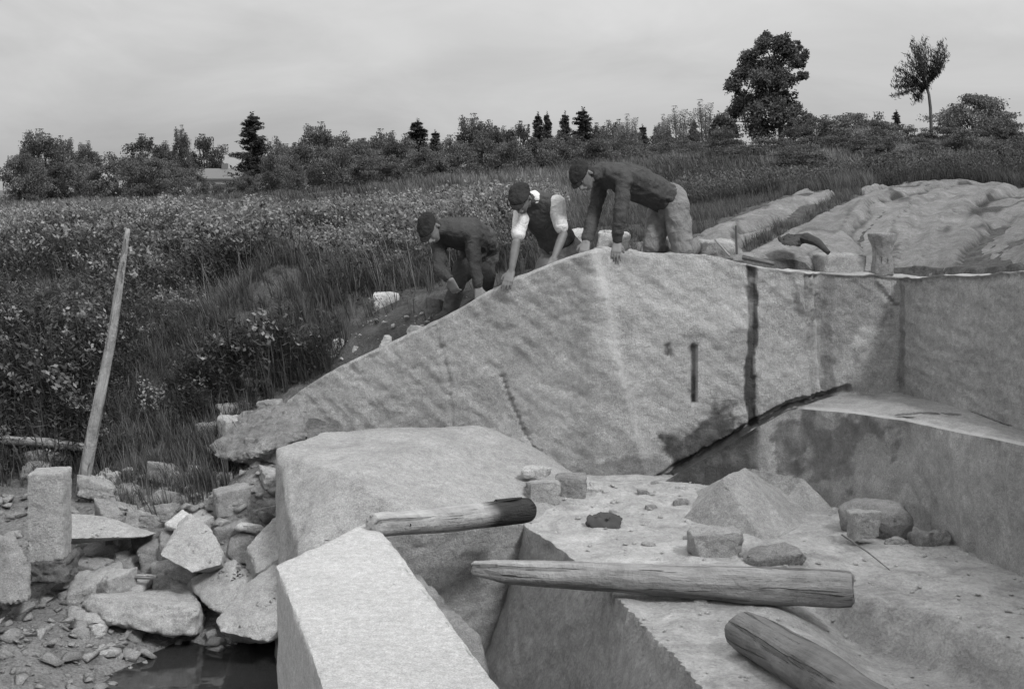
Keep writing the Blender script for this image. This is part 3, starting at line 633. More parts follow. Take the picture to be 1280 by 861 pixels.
# stones on top of the face
rock('rim_stone', (868, 294, 925, 322), M['block'], 'pale rounded stone behind the rim, right of the kneeling man', seed=85, d=.35, Yb=11.5)
rock('rim_stone', (1020, 313, 1089, 344), M['block'], 'light stone lying on the rim, left of the flared stump', seed=86, d=.3, Yb=11.75, kind='box', rot=.25)
rock('rim_stone', (985, 316, 1037, 344), M['round'], 'dark grey stone on the rim under the crumpled dark coat', seed=87, d=.3, Yb=11.85)
rock('rim_stone', (738, 286, 792, 316), M['pale'], 'white stone on the ground behind the gap between two men', seed=88, d=.25, Yb=11.9)
rock('rim_stone', (706, 282, 742, 315), M['pale'], 'white stone partly hidden behind the right man, nearer the middle man', seed=89, d=.25, Yb=12.1)
rock('rim_stone', (530, 368, 554, 390), M['dark'], 'dark stone beside the boot of the left man', seed=90, Yb=11.8, d=.12)
for i, (a, yb, lb) in enumerate([((665, 337, 682, 346), 11.3, 'thin white chip on the rim below the middle man'), ((505, 405, 530, 418), 11.75, 'small white chip on the sloping rim left of the boot'),
        ((470, 418, 492, 432), 11.85, 'small white chip lower on the sloping rim'), ((780, 311, 800, 319), 11.1, 'little chip on the rim right of the right man hand')]):
    rock('rim_chip', a, M['pale'], lb, 'chip', seed=95+i, Yb=yb, d=.08)
# flared stump
st_ = []
for (py, hw) in ((291, 20), (298, 17), (320, 12), (345, 15)):
    for k in range(10):
        a = k/10*math.tau; c = P(1103, py, 11.75); st_.append(c+Vector((math.cos(a)*hw*11.75/F, math.sin(a)*hw*11.75/F*.8, 0)))
def tube(name, pts, radii, m, label=None, cat=None, parent=None, seg=20, wob=.06, seed=0, char=None, group=None):
    pts = [Vector(p) for p in pts]; r = np.array(radii, float)
    n = max(8, int(sum((b-a).length for a, b in zip(pts, pts[1:]))/.04)); d = np.r_[0, np.cumsum([(b-a).length for a, b in zip(pts, pts[1:])])]
    s = np.linspace(0, d[-1], n); C = np.stack([np.interp(s, d, [p[k] for p in pts]) for k in range(3)], -1); rr = np.interp(s, d, r)
    ax = (pts[-1]-pts[0]).normalized(); up = Vector((0, 0, 1)) if abs(ax.z) < .8 else Vector((0, 1, 0)); u = ax.cross(up).normalized(); v = ax.cross(u)
    ang = np.arange(seg)/seg*math.tau; ca, sa = np.cos(ang), np.sin(ang)
    # local frame: x along the log
    Lc = np.zeros((n, seg, 3)); rot = Matrix((ax, u, v)).transposed(); rotn = np.array(rot); cen = np.array(pts[0])
    q = (C-cen)@rotn; wob_ = 1+wob*fbm(np.stack([np.repeat(s*3, seg), np.tile(ca*1.2, n), np.tile(sa*1.2, n)], -1)+seed*5, 1, 4, seed).reshape(n, seg)*2
    Lc[:, :, 0] = q[:, 0][:, None]; Lc[:, :, 1] = q[:, 1][:, None]+ca*rr[:, None]*wob_; Lc[:, :, 2] = q[:, 2][:, None]+sa*rr[:, None]*wob_
    for e_, sgn in ((0, 1), (-1, -1)):
        for kk, (dx_, sc_) in enumerate(((0.0, .72), (.012, .93))):
            ii = e_+kk*sgn if e_ == 0 else -1-kk
            if n > 10: Lc[ii, :, 1] = q[ii, 1]+(Lc[ii, :, 1]-q[ii, 1])*sc_; Lc[ii, :, 2] = q[ii, 2]+(Lc[ii, :, 2]-q[ii, 2])*sc_; Lc[ii, :, 0] = Lc[e_, :, 0].mean()+sgn*dx_
    Lc[0, :, 0] += fbm(np.stack([ca, sa, 0*ca], -1), 1.5, 3, seed)*r[0]*.15; Lc[-1, :, 0] += fbm(np.stack([ca, sa, 0*ca], -1), 1.5, 3, seed+2)*r[-1]*.18
    V = Lc.reshape(-1, 3).tolist(); Fs = []
    for i in range(n-1):
        for j in range(seg): Fs.append((i*seg+j, i*seg+(j+1) % seg, (i+1)*seg+(j+1) % seg, (i+1)*seg+j))
    V.append(Lc[0].mean(0).tolist()); V.append(Lc[-1].mean(0).tolist())
    for j in range(seg):
        Fs.append((len(V)-2, (j+1) % seg, j)); Fs.append((len(V)-1, (n-1)*seg+j, (n-1)*seg+(j+1) % seg))
    me = bpy.data.meshes.new(name); me.from_pydata(V, [], Fs); me.update(); smooth(me, 50)
    if char is not None:
        c = np.array(V)[:, 0]/d[-1]; attr(me, 'stain_shade', sstep(char-.06, char+.05, c+.05*fbm(np.array(V)*6, 1, 3, 4)))
    me.materials.append(m); o = bpy.data.objects.new(name, me); COL.objects.link(o)
    o.location = pts[0]; o.rotation_mode = 'XYZ'; o.rotation_euler = rot.to_euler()
    if parent:
        o.parent = parent; o.matrix_parent_inverse = parent.matrix_basis.inverted()
    if label: tag(o, label, cat, group)
    return o
placed('stone_stump', hullmesh([Vector(p) for p in st_[:20]+st_[20:]], edge=.04, disp=.012, seed=4), M['round'], 'dark squat stump standing on the rim near the right edge', 'stump')
so_ = bpy.data.objects['stone_stump']
# make it waisted (flared at head and foot)
for v in so_.data.vertices:
    h = v.co.z/.37; f_ = .72+.28*abs(h*2-1)**1.5 if h < .8 else .9+.5*(h-.8); v.co.x *= f_; v.co.y *= f_

# ------------------------------------------------------------------ logs and poles
lg = empty('charred_log', P(473, 655, 8.05)); tag(lg, 'short charred log bridging the cut foreground block and the quarry floor', 'log')
tube('trunk_piece', [P(466, 656, 8.02), P(560, 649, 8.6), P(660, 637, 9.3)], [.072, .078, .085], M['charwood'], parent=lg, char=.68, seed=2)
tube('knot', [P(512, 655, 8.22), P(512, 656, 8.18)], [.012, .010], M['boot'], parent=lg, seg=10)
tube('bark_flap', [P(620, 627, 9.0), P(652, 622, 9.15)], [.018, .006], M['boot'], parent=lg, seg=8, wob=.3)
tube('long_log', [P(590, 709, 8.2), P(630, 714, 8.15), P(850, 726, 8.0), P(1066, 736, 7.85)], [.040, .066, .096, .112], M['wood'], 'long stripped log lying across the quarry floor, thin end over the step', 'log', seed=6, wob=.11, seg=36)
tube('thick_log', [P(926, 786, 7.12), P(1000, 830, 6.66), P(1150, 925, 5.75)], [.108, .118, .125], M['oldwood'], 'short thick weathered log lying diagonally in the bottom right foreground', 'log', seed=16, wob=.10, seg=36)
pole = tube('leaning_pole', [P(102, 618, 11.9), P(118, 530, 11.85), P(140, 420, 11.85), P(150, 350, 11.9), P(160, 286, 12.0)], [.055, .053, .04, .034, .02], M['wood'], 'tall thin stripped pole leaning upright in the weeds at the left', 'pole', seed=8, wob=.08, seg=14)
tube('fallen_pole', [P(0, 550, 12.5), P(60, 553, 12.4), P(112, 560, 12.3)], [.04, .042, .036], M['wood'], 'thin peeled pole lying flat beside the foot of the tall leaning pole', 'pole', seed=9, seg=14)
tube('dead_branch', [P(60, 520, 12.9), P(115, 490, 13.1)], [.016, .009], M['darkwood'], 'thin dark branch slanting up beside the pale round boulder', 'branch', seg=8)
tube('stick', [P(122, 719, 10.35), P(196, 721, 10.2)], [.02, .017], M['wood'], 'short light stick lying among stones above the rough slab', 'stick', seg=10)
tube('twig', [P(1052, 668, 9.3), P(1085, 690, 8.9), P(1112, 712, 8.6)], [.006, .005, .003], M['darkwood'], 'thin bent twig on the floor in front of the little pale stone', 'twig', seg=6)
tube('iron_stake', [P(921, 318, 11.3), P(920, 282, 11.3)], [.010, .007], M['iron'], 'thin iron stake standing upright on the rim', 'stake', seg=8)
tube('wooden_wedge', [P(928, 321, 11.15), P(968, 330, 11.1)], [.022, .016], M['darkwood'], 'dark wooden wedge lying on the rim above the dark stripe', 'wedge', seg=8)
tube('chisel', [P(894, 300, 11.4), P(912, 320, 11.15)], [.009, .008], M['wood'], 'thin pale rod leaning on the stone behind the rim', 'rod', seg=8)
# crumpled coat: folded dark cloth with a hanging sleeve, lying over the stone
ct = empty('coat', P(1000, 300, 11.8)); tag(ct, 'crumpled dark coat laid over stones behind the rim', 'coat')
me = hullmesh([P(972, 298, 11.8), P(985, 292, 11.85), P(1010, 292, 11.9), P(1016, 300, 11.8), P(1000, 307, 11.7), P(978, 306, 11.7), P(990, 298, 12.1)], edge=.015, bev=.01, disp=.02, dsc=12, seed=6, ang=80)
link('coat_body', me, M['jacket'], ct)
tube('sleeve', [P(1005, 297, 11.75), P(1022, 303, 11.65), P(1036, 316, 11.55)], [.05, .035, .02], M['jacket'], parent=ct, seg=12, wob=.2)

# ------------------------------------------------------------------ people
def onb(f, u):
    f = Vector(f).normalized(); u = Vector(u); u = (u-f*u.dot(f)).normalized(); r = f.cross(u); return r, f, u
ICO = []
_b = bmesh.new(); bmesh.ops.create_icosphere(_b, subdivisions=2, radius=1); ICO = [v.co.copy() for v in _b.verts]; _b.free()
def hull_into(bm, balls):
    """convex hull of a few (centre, radius or (rx,ry,rz,frame)) balls"""
    t = bmesh.new()
    for c, r in balls:
        if isinstance(r, (int, float)):
            for v in ICO: t.verts.new(Vector(c)+v*r)
        else:
            rx, ry, rz, fr = r
            for v in ICO: t.verts.new(Vector(c)+fr[0]*v.x*rx+fr[1]*v.y*ry+fr[2]*v.z*rz)
    res = bmesh.ops.convex_hull(t, input=t.verts[:])
    bmesh.ops.delete(t, geom=list({e for e in res['geom_interior']+res['geom_unused'] if isinstance(e, bmesh.types.BMVert)}), context='VERTS')
    bmesh.ops.recalc_face_normals(t, faces=t.faces[:])
    tm = bpy.data.meshes.new('t'); t.to_mesh(tm); t.free(); bm.from_mesh(tm); bpy.data.meshes.remove(tm)
def remesh(name, hulls, vox, m, parent, disp=0, dsc=12, sm=6, seed=0, dirn=None):
    bm = bmesh.new()
    for h in hulls: hull_into(bm, h)
    me = bpy.data.meshes.new(name); bm.to_mesh(me); bm.free()
    o = bpy.data.objects.new('tmp', me); COL.objects.link(o)
    r = o.modifiers.new('r', 'REMESH'); r.mode = 'VOXEL'; r.voxel_size = vox
    s_ = o.modifiers.new('s', 'SMOOTH'); s_.iterations = sm; s_.factor = .5
    dg = bpy.context.evaluated_depsgraph_get(); dg.update()
    m2 = bpy.data.meshes.new_from_object(o.evaluated_get(dg)); bpy.data.objects.remove(o); bpy.data.meshes.remove(me)
    n = len(m2.vertices); co = np.empty(n*3, np.float32); no = np.empty(n*3, np.float32)
    m2.vertices.foreach_get('co', co); m2.vertices.foreach_get('normal', no); co = co.reshape(-1, 3); no = no.reshape(-1, 3)
    if disp:
        f_ = 1-np.abs(fbm(co+seed*2.3, dsc, 3, seed))*2.2      # folded, ridge-like creases
        g_ = fbm(co*[1, 1, .6]+seed, dsc*.45, 3, seed+3)
        co = co+no*((f_-.5)*disp+g_*disp*1.0+disp*.35)[:, None]; m2.vertices.foreach_set('co', co.astype(np.float32).ravel())
    m2.update(); m2.name = name; smooth(m2, 0); return link(name, m2, m, parent)
def hand(w, d, n, curl=.5, spread=1., side=1):
    """hulls for a hand; w wrist, d finger direction, n back-of-hand normal, side +1: thumb towards d x n"""
    w = Vector(w); d = Vector(d).normalized(); n = Vector(n); n = (n-d*n.dot(d)).normalized(); s_ = d.cross(n)*side
    H = []; pe = w+d*.085
    H.append([(w+s_*.016, .020), (w-s_*.016, .018), (pe+s_*.030, .013), (pe-s_*.032, .011)])
    for k, (off, ln) in enumerate(((.030, .070), (.010, .079), (-.011, .073), (-.031, .058))):
        p = pe+s_*off; dd_ = (d+s_*off*4.0*spread).normalized(); r = .0098 if k < 3 else .0085; c = curl*(1+.12*k)
        for j, fr in enumerate((.45, .30, .25)):
            dd_ = (Matrix.Rotation(-c*(.55 if j == 0 else .8), 3, d.cross(n)) @ dd_).normalized() if False else (dd_-n*(c*(.45 if j == 0 else .55))).normalized()
            q = p+dd_*ln*fr; H.append([(p, r), (q, r*.92)]); p = q; r *= .93
    p = w+s_*.026+d*.022; q = p+(s_*.75+d*.75-n*.2).normalized()*.040; H.append([(w+s_*.012+d*.01, .016), (p, .016), (q, .0125)])
    q2 = q+(d*.95+s_*.2-n*.35).normalized()*.032; H.append([(q, .012), (q2, .0095)])
    return H
def head(c, f, u):
    r, f, u = onb(f, u); fr = (r, f, u)
    H = [[(c+u*.025-f*.015, (.077, .094, .082, fr)), (c+f*.028-u*.02, (.062, .066, .08, fr)), (c+f*.040-u*.085, (.036, .034, .024, fr))],
         [(c+f*.092+u*.018, .010), (c+f*.118-u*.022, .0125), (c+f*.100-u*.030, .015)],                    # nose
         [(c+f*.088-u*.052+r*.014, .012), (c+f*.088-u*.052-r*.014, .012)],                                  # mouth
         [(c+f*.082+u*.032+r*.030, .013), (c+f*.082+u*.032-r*.030, .013)]]                                  # brow
    for s_ in (-1, 1): H.append([(c+r*s_*.079-f*.010+u*.012, (.010, .016, .022, fr)), (c+r*s_*.083-f*.018-u*.014, (.008, .010, .014, fr))])
    return H, (r, f, u)
def person(J, label):
    root = empty('person', J['root']); tag(root, label, 'man', 'quarrymen bending over the rim')
    Hd, (r, f, u) = head(J['head'], J['hf'], J['hu']); c = J['head']
    body = list(Hd); nk = J['neck']
    body.append([(nk, .062), (c-u*.06-f*.035, .052)])
    sh = J['sh']; el = J['el']; wr = J['wr']; hp = J['hip']; ch = J['chest']
    lat = (sh[0]-sh[1]).normalized(); ax = (ch-hp).normalized(); fw = lat.cross(ax).normalized(); fr = (lat, fw, ax)
    body.append([(nk, .055), (sh[0]-ax*.01, .038), (sh[1]-ax*.01, .038), (ch, (.13, .085, .11, fr))])
    body.append([(ch, (.13, .085, .11, fr)), (hp, (.13, .09, .10, fr))])
    for i in (0, 1):
        body.append([(sh[i], .040), (el[i], .034)]); body.append([(el[i], .038), (el[i].lerp(wr[i], .35), .038), (wr[i], .025)])
        body += hand(wr[i], J['hd'][i], J['hn'][i], J['curl'][i], 1, J['side'][i])
        body.append([(J['hj'][i], .085), (J['kn'][i], .052)]); body.append([(J['kn'][i], .052), (J['kn'][i].lerp(J['an'][i], .35), .05), (J['an'][i], .035)])
    remesh('body', body, .0052, M['skin'], root, sm=3)
    # eyes
    for s_ in (-1, 1):
        bm = bmesh.new(); bmesh.ops.create_uvsphere(bm, u_segments=10, v_segments=8, radius=.011); me = bpy.data.meshes.new('eye'); bm.to_mesh(me); bm.free()
        me.transform(Matrix.Translation(c+f*.086+u*.012+r*s_*.030)); smooth(me, 0); link('eye', me, M['eye'], root)
    # hair at nape and temples
    remesh('hair', [[(c-f*.035+u*.01, (.083, .075, .070, (r, f, u))), (c-f*.060-u*.045, (.064, .045, .035, (r, f, u)))]], .007, M['hair'], root, disp=.004, dsc=40)
    # flat cap
    fr2 = (r, f, u)
    cap = remesh('cap', [[(c+u*.058-f*.008, (.094, .112, .043, fr2)), (c+u*.082-f*.04, (.085, .085, .035, fr2)), (c+u*.045+f*.02, (.088, .10, .02, fr2))]], .008, M['cap'], root, disp=.007, dsc=16, seed=3)
    br = remesh('cap_brim', [[(c+u*.040+f*.095, (.070, .03, .008, fr2)), (c+u*.026+f*.135, (.045, .02, .006, fr2))]], .006, M['cap'], cap)
    # top garment
    bk_ = Vector((0, 0, .045)) if not J['short'] else Vector((0, 0, 0))
    T = [[(ch.lerp(hp, .35)+bk_, (.145, .11, .12, fr)), (ch.lerp(hp, .7)+bk_*.6, (.15, .12, .10, fr)), (ch+bk_*.6, (.15, .11, .10, fr))], [(ch+ax*.06, (.155, .115, .09, fr)), (sh[0], .068), (sh[1], .068), (nk-ax*.01, .078)], [(nk-ax*.02, .078), (nk.lerp(c-u*.05-f*.03, .38 if J['short'] else .6), .066)],
         [(ch, (.172, .128, .13, fr)), (ch.lerp(hp, .5), (.155, .125, .10, fr)), (ch+ax*.05, (.16, .115, .10, fr))],
         [(ch.lerp(hp, .5), (.155, .125, .10, fr)), (hp+ax*.06, (.16, .13, .09, fr))]]
    sleeve = [[[(sh[i], .070), (sh[i].lerp(el[i], .5), .060), (el[i], .051)], [(el[i], .052), (el[i].lerp(wr[i], .5), .048), (el[i].lerp(wr[i], J['cuff']), .037)]] for i in (0, 1)]
    if J['short']:
        remesh('vest', T, .010, M['vest'], root, disp=.012, dsc=9, seed=J['seed'])
        for i in (0, 1):
            e = sh[i].lerp(el[i], .72)
            remesh('shirt_sleeve', [[(sh[i]+lat*(.012 if i == 0 else -.012), .074), (sh[i].lerp(el[i], .4), .066), (e, .058)], [(sh[i].lerp(el[i], .4), .064), (e+(el[i]-sh[i]).normalized()*.01, .058)]], .008, M['shirt'], root, disp=.006, dsc=9, seed=5+i)
        remesh('shirt_collar', [[(nk.lerp(c, .16), .070), (nk.lerp(c, .22), .067)]], .007, M['shirt'], root, disp=.004)
    else:
        remesh(J['top'], T+sleeve[0]+sleeve[1], .009, M['sweater' if J['top'] == 'sweater' else 'jacket'], root, disp=.014, dsc=9, seed=J['seed'])
    B = [[(hp, (.168, .135, .11, fr)), (J['hj'][0], .10), (J['hj'][1], .10)], [(hp+ax*.09, (.158, .128, .03, fr)), (hp, (.168, .135, .1, fr))]]
    for i in (0, 1):
        B += [[(J['hj'][i], .108), (J['kn'][i], .078)], [(J['kn'][i], .078), (J['kn'][i].lerp(J['an'][i], .5), .068), (J['an'][i], .056)]]
    tr = remesh('trousers', B, .010, M[J['tm']], root, disp=.018, dsc=8, seed=J['seed']+4)
    # belt line
    remesh('belt', [[(hp+ax*.10, (.163, .133, .014, fr)), (hp+ax*.105, (.163, .133, .014, fr))]], .008, M['boot'], root, sm=2)
    for i in (0, 1):
        a = J['an'][i]; t_ = J['toe'][i]; d_ = (t_-a)
        remesh('boot', [[(a, .050), (a-Vector((0, 0, .0))+d_*.15, .046), (a.lerp(t_, .55), .044)], [(a.lerp(t_, .5), .043), (t_, .034)], [(a+(J['kn'][i]-a).normalized()*.07, .047), (a, .05)]], .008, M['boot'], root, sm=3)
    return root

# right man: kneeling on the rim, both hands gripping the edge
hp = P(838, 250, 11.56); ax3 = (P(770, 222, 11.30)-hp).normalized()
person(dict(root=P(840, 316, 11.5), head=P(729, 221, 11.13), hf=(-.30, -.60, -.74), hu=(-.62, -.30, .72), neck=P(751, 214, 11.24), chest=P(778, 224, 11.32),
    sh=[P(781, 224, 11.12), P(752, 226, 11.42)], el=[P(775, 271, 10.98), P(741, 272, 11.33)], wr=[P(771, 303, 10.99), P(733, 303, 11.07)],
    hd=[(-.08, -.45, -.85), (-.25, -.5, -.8)], hn=[(0, -.85, .5), (-.1, -.85, .5)], curl=[.35, .5], side=[-1, 1], cuff=.88, short=False, top='sweater',
    hip=hp, hj=[P(846, 262, 11.45), P(826, 264, 11.66)], kn=[P(852, 312, 11.33), P(815, 309, 11.5)], an=[P(872, 308, 11.74), P(840, 306, 11.92)], toe=[P(880, 318, 11.92), P(850, 312, 12.1)],
    tm='trous', seed=2), 'man in dark sweater and lighter trousers kneeling on the highest part of the rim')
# middle man: white short sleeves and dark vest
person(dict(root=P(700, 330, 11.62), head=P(651, 250, 11.22), hf=(-.20, -.72, -.66), hu=(-.22, -.48, .85), neck=P(671, 248, 11.36), chest=P(677, 268, 11.46),
    sh=[P(694, 255, 11.34), P(655, 262, 11.42)], el=[P(704, 293, 11.28), P(645, 304, 11.28)], wr=[P(692, 324, 11.18), P(639, 340, 11.22)],
    hd=[(-.35, -.35, -.85), (-.3, -.45, -.8)], hn=[(.1, -.85, .4), (-.1, -.85, .5)], curl=[.4, .4], side=[-1, 1], cuff=.5, short=True, top='vest',
    hip=P(703, 312, 11.68), hj=[P(716, 316, 11.62), P(694, 322, 11.74)], kn=[P(706, 338, 11.42), P(672, 350, 11.48)], an=[P(730, 330, 11.84), P(705, 340, 11.97)], toe=[P(738, 330, 12.02), P(712, 338, 12.17)],
    tm='trous', seed=12), 'man in white short shirt sleeves and dark vest crouching between the other two')
# left man: standing bent double behind the low end of the rim
person(dict(root=P(585, 395, 11.77), head=P(538, 287, 11.42), hf=(-.12, -.62, -.76), hu=(-.52, -.35, .75), neck=P(553, 286, 11.53), chest=P(574, 292, 11.69),
    sh=[P(589, 293, 11.51), P(549, 298, 11.69)], el=[P(595, 333, 11.43), P(549, 336, 11.49)], wr=[P(598, 360, 11.40), P(563, 350, 11.32)],
    hd=[(.12, -.35, -.92), (.35, .25, -.85)], hn=[(0, -.9, .35), (-.3, -.9, -.2)], curl=[.3, 1.0], side=[-1, 1], cuff=.86, short=False, top='jacket',
    hip=P(600, 301, 11.99), hj=[P(590, 316, 11.93), P(608, 314, 12.11)], kn=[P(573, 350, 11.69), P(606, 346, 11.97)], an=[P(562, 390, 11.69), P(602, 377, 12.09)], toe=[P(544, 401, 11.55), P(590, 380, 11.92)],
    tm='dtrous', seed=22), 'man in dark jacket bent double at the low end of the rim, face down')

# ------------------------------------------------------------------ house far behind the weeds
hy = 170; a = P(240, 213, hy); b = P(306, 245, hy); zg = P(0, 262, hy).z; ridge = P(0, 212, hy).z; eave = P(0, 224, hy).z; x0, x1 = a.x, b.x; dp = 7.0
hs = empty('farmhouse', (x0/2+x1/2, hy+dp/2, zg)); tag(hs, 'small white farmhouse with dark roof beyond the weeds, among trees at the left', 'house')
def quadm(name, vs, fs, m, parent): me = bpy.data.meshes.new(name); me.from_pydata(vs, [], fs); me.update(); return link(name, me, m, parent)
ym = hy+dp/2
sk = 1.4   # the gable end turns slightly towards the viewer
vs = [(x0, hy, zg), (x1, hy, zg), (x1+sk, hy+dp, zg), (x0+sk, hy+dp, zg), (x0, hy, eave), (x1, hy, eave), (x1+sk, hy+dp, eave), (x0+sk, hy+dp, eave), (x0+sk/2, ym, ridge-.1), (x1+sk/2, ym, ridge-.1)]
quadm('wall', vs, [(0, 1, 5, 4), (1, 2, 6, 9, 5), (2, 3, 7, 6), (3, 0, 4, 8, 7)], M['plaster'], hs)
e = .35; vs = []
for yy, zz, k_ in ((hy-e, eave-.08, 0), (ym, ridge, .5), (hy+dp+e, eave-.08, 1)):
    for dz in (0, .18): vs += [(x0-e+sk*k_, yy, zz+dz), (x1+e+sk*k_, yy, zz+dz)]
fs = [(0, 1, 5, 4), (2, 6, 7, 3), (4, 5, 9, 8), (6, 10, 11, 7), (0, 2, 3, 1), (8, 9, 11, 10), (0, 4, 6, 2), (4, 8, 10, 6), (1, 3, 7, 5), (5, 7, 11, 9)]
rf = quadm('roof', vs, fs, M['roof'], hs)
def boxm(name, lo, hi, m, parent):
    bm = bmesh.new(); bmesh.ops.create_cube(bm, size=1); me = bpy.data.meshes.new(name)
    for v in bm.verts: v.co = [lo[i]+(v.co[i]+.5)*(hi[i]-lo[i]) for i in range(3)]
    bm.to_mesh(me); bm.free(); return link(name, me, m, parent)
boxm('chimney', (x0+3, ym-.4, ridge-.1), (x0+3.7, ym+.4, ridge+.8), M['roof'], hs)
for wx in (1.0, 2.9, 4.6):
    fr_ = boxm('window', (x0+wx, hy-.06, zg+2.2), (x0+wx+.9, hy+.02, zg+3.3), M['plaster'], hs)
    boxm('pane', (x0+wx+.1, hy-.08, zg+2.3), (x0+wx+.8, hy-.062, zg+3.2), M['glass'], hs)

# ------------------------------------------------------------------ trees
def leafcards(C, size, rs, up=.3, lean=(0, 0), seed=0, asp=.55):
    n = len(C); d = rs.normal(size=(n, 3)); d[:, 2] += up; d[:, 0] += lean[0]; d /= np.linalg.norm(d, axis=1)[:, None]
    e = rs.normal(size=(n, 3)); s_ = np.cross(d, e); s_ /= np.linalg.norm(s_, axis=1)[:, None]
    sz = (size*rs.uniform(.6, 1.3, n))[:, None]; a = C-d*sz*.5; b = C+s_*sz*asp*.5; c = C+d*sz*.5; e = C-s_*sz*asp*.5
    V = np.stack([a, b, c, e], 1).reshape(-1, 3); Fc = np.arange(n*4).reshape(-1, 4); return V, Fc
class Tb:
    def __init__(s): s.V = []; s.F = []
    def seg(s, a, b, ra, rb, n=6):
        a, b = np.array(a, float), np.array(b, float); ax = b-a; ax /= np.linalg.norm(ax)+1e-9; u = np.cross(ax, [.3, 1, .1]); u /= np.linalg.norm(u)+1e-9; v = np.cross(ax, u); k = len(s.V)
        for c, r in ((a, ra), (b, rb)):
            for i in range(n): t = i/n*math.tau; s.V.append(c+(u*math.cos(t)+v*math.sin(t))*r)
        for i in range(n): s.F.append((k+i, k+(i+1) % n, k+n+(i+1) % n, k+n+i))
    def path(s, pts, r0, r1, n=6):
        m = len(pts)-1
        for i in range(m): s.seg(pts[i], pts[i+1], r0+(r1-r0)*i/m, r0+(r1-r0)*(i+1)/m, n)
    def mesh(s, nm): me = npmesh(nm, s.V, s.F); smooth(me, 0); return me
def mk_tree(name, kind, H=4., W=3., n=3500, leaf=.12, seed=0, lean=-.1, base=.15, mat_='leaf', sparse=0):
    rs = np.random.RandomState(seed); T = Tb(); C = []; Tn = []
    def add(p, sp, k, t): C.append(p+np.clip(rs.normal(size=(k, 3)), -1.55, 1.55)*sp); Tn.append(np.clip(t+rs.normal(size=k)*.16, 0, 1))
    if kind == 'conifer':
        T.path([np.array([lean*H*.3*t*t, 0, H*t]) for t in np.linspace(0, 1, 6)], H*.022, .01)
        lv = 22
        for i in range(lv):
            t = .08+.9*i/lv; z = H*t; rad = W/2*(1-t)**.85*rs.uniform(.7, 1.15)+.05
            nb = 7
            for b in range(nb):
                if rs.rand() < .14: continue
                a = rs.uniform(0, math.tau); rr = rad*rs.uniform(.55, 1.1); o = np.array([lean*H*.3*t*t, 0, z]); tip = o+np.array([math.cos(a)*rr, math.sin(a)*rr, rr*rs.uniform(-.15, .35)])
                T.seg(o, tip, .012*H/4, .004, 4)
                for q in np.linspace(.2, 1, 5): add(o*(1-q)+tip*q, rad*.07+.03, max(1, int(n/(lv*nb*5))), rs.uniform(.2, .7))
        add(np.array([lean*H*.3, 0, H*.98]), np.array([.03, .03, H*.02]), 14, .4)
    else:
        b0 = {'bush': .06, 'round': .20, 'sparse': .15}[kind]; nc = {'bush': 46, 'round': 40, 'sparse': 34}[kind]; ends = []
        lead = [np.array([rs.normal()*W*.16+lean*H*.3, rs.normal()*W*.12, H*rs.uniform(.86, 1.0)]) for _ in range(3)]
        for l_ in lead: T.path([np.zeros(3), l_*[.3, .3, .45]+[rs.normal()*.05*W, 0, 0], l_*[.8, .8, .8], l_], H*.016, H*.003); ends.append((l_, .045, .06))
        for _ in range(nc):
            t = rs.beta(1.3, 1.25); z = H*(b0+(.94-b0)*t); rad = W/2*math.sin(math.pi*(.16+.76*t))**.7*rs.uniform(.72, 1.15)*math.sqrt(rs.uniform(.2, 1)); a = rs.uniform(0, math.tau)
            c = np.array([math.cos(a)*rad+lean*z*.5, math.sin(a)*rad, z]); l_ = lead[rs.randint(3)]; o = l_*max(.12, t*.75-.08); T.path([o, (o+c)/2+[0, 0, .03*H], c], H*.006, H*.0015, 4)
            ends.append((c, rs.uniform(.045, .10), rs.uniform(.028, .06)))
            if rs.rand() < .35: ends.append((c+rs.normal(size=3)*W*.05+[0, 0, H*.035], .025, .035))
        tot = sum(e[1] for e in ends)
        for c, sx_, sz_ in ends:
            if sparse and rs.rand() < sparse: continue
            add(c, np.array([W*sx_, W*sx_, H*sz_]), int(n*sx_/tot)+1, rs.uniform(.1, .9))
    C = np.concatenate(C); Tn = np.concatenate(Tn); C = C[C[:, 2] > base*H*.3]; Tn = Tn[:len(C)]
    V, Fc = leafcards(C, leaf, rs, up=.5, lean=(lean*4, 0), seed=seed, asp=.30 if kind == 'conifer' else .55)
    root = empty(name, (0, 0, 0)); link('trunk', T.mesh('trunk'), M['bark'], root); me = npmesh('crown', V, Fc, np.repeat(Tn, 4)); link('crown', me, M[mat_], root)
    return root
def children(o): return [c for c in COL.objects if c.parent is o]
KIND = {}
def proto(key, *a, **k): KIND[key] = (a, k, [])
proto('spruce', 'spruce_tree', 'conifer', H=5, W=2.1, n=13000, leaf=.17, seed=1, mat_='conifer', lean=-.03)
proto('spruce2', 'spruce_tree', 'conifer', H=5, W=2.7, n=13000, leaf=.17, seed=2, mat_='conifer', lean=.02)
proto('bushy', 'broadleaf_tree', 'bush', H=4, W=4.2, n=15000, leaf=.14, seed=3, lean=-.06)
proto('round', 'broadleaf_tree', 'round', H=4.5, W=3.6, n=13000, leaf=.13, seed=4, lean=-.04)
proto('pine', 'pine_tree', 'round', H=4.6, W=3.0, n=11000, leaf=.13, seed=5, mat_='conifer', lean=-.05)
proto('birch', 'birch_tree', 'sparse', H=4.8, W=2.6, n=9000, leaf=.10, seed=6, mat_='paleleaf', sparse=.08, lean=-.07)
proto('shrub', 'shrub', 'bush', H=1.6, W=2.2, n=12000, leaf=.075, seed=7, lean=-.08)
proto('shrub2', 'shrub', 'bush', H=1.6, W=2.4, n=12000, leaf=.075, seed=8, mat_='paleleaf', lean=-.08)
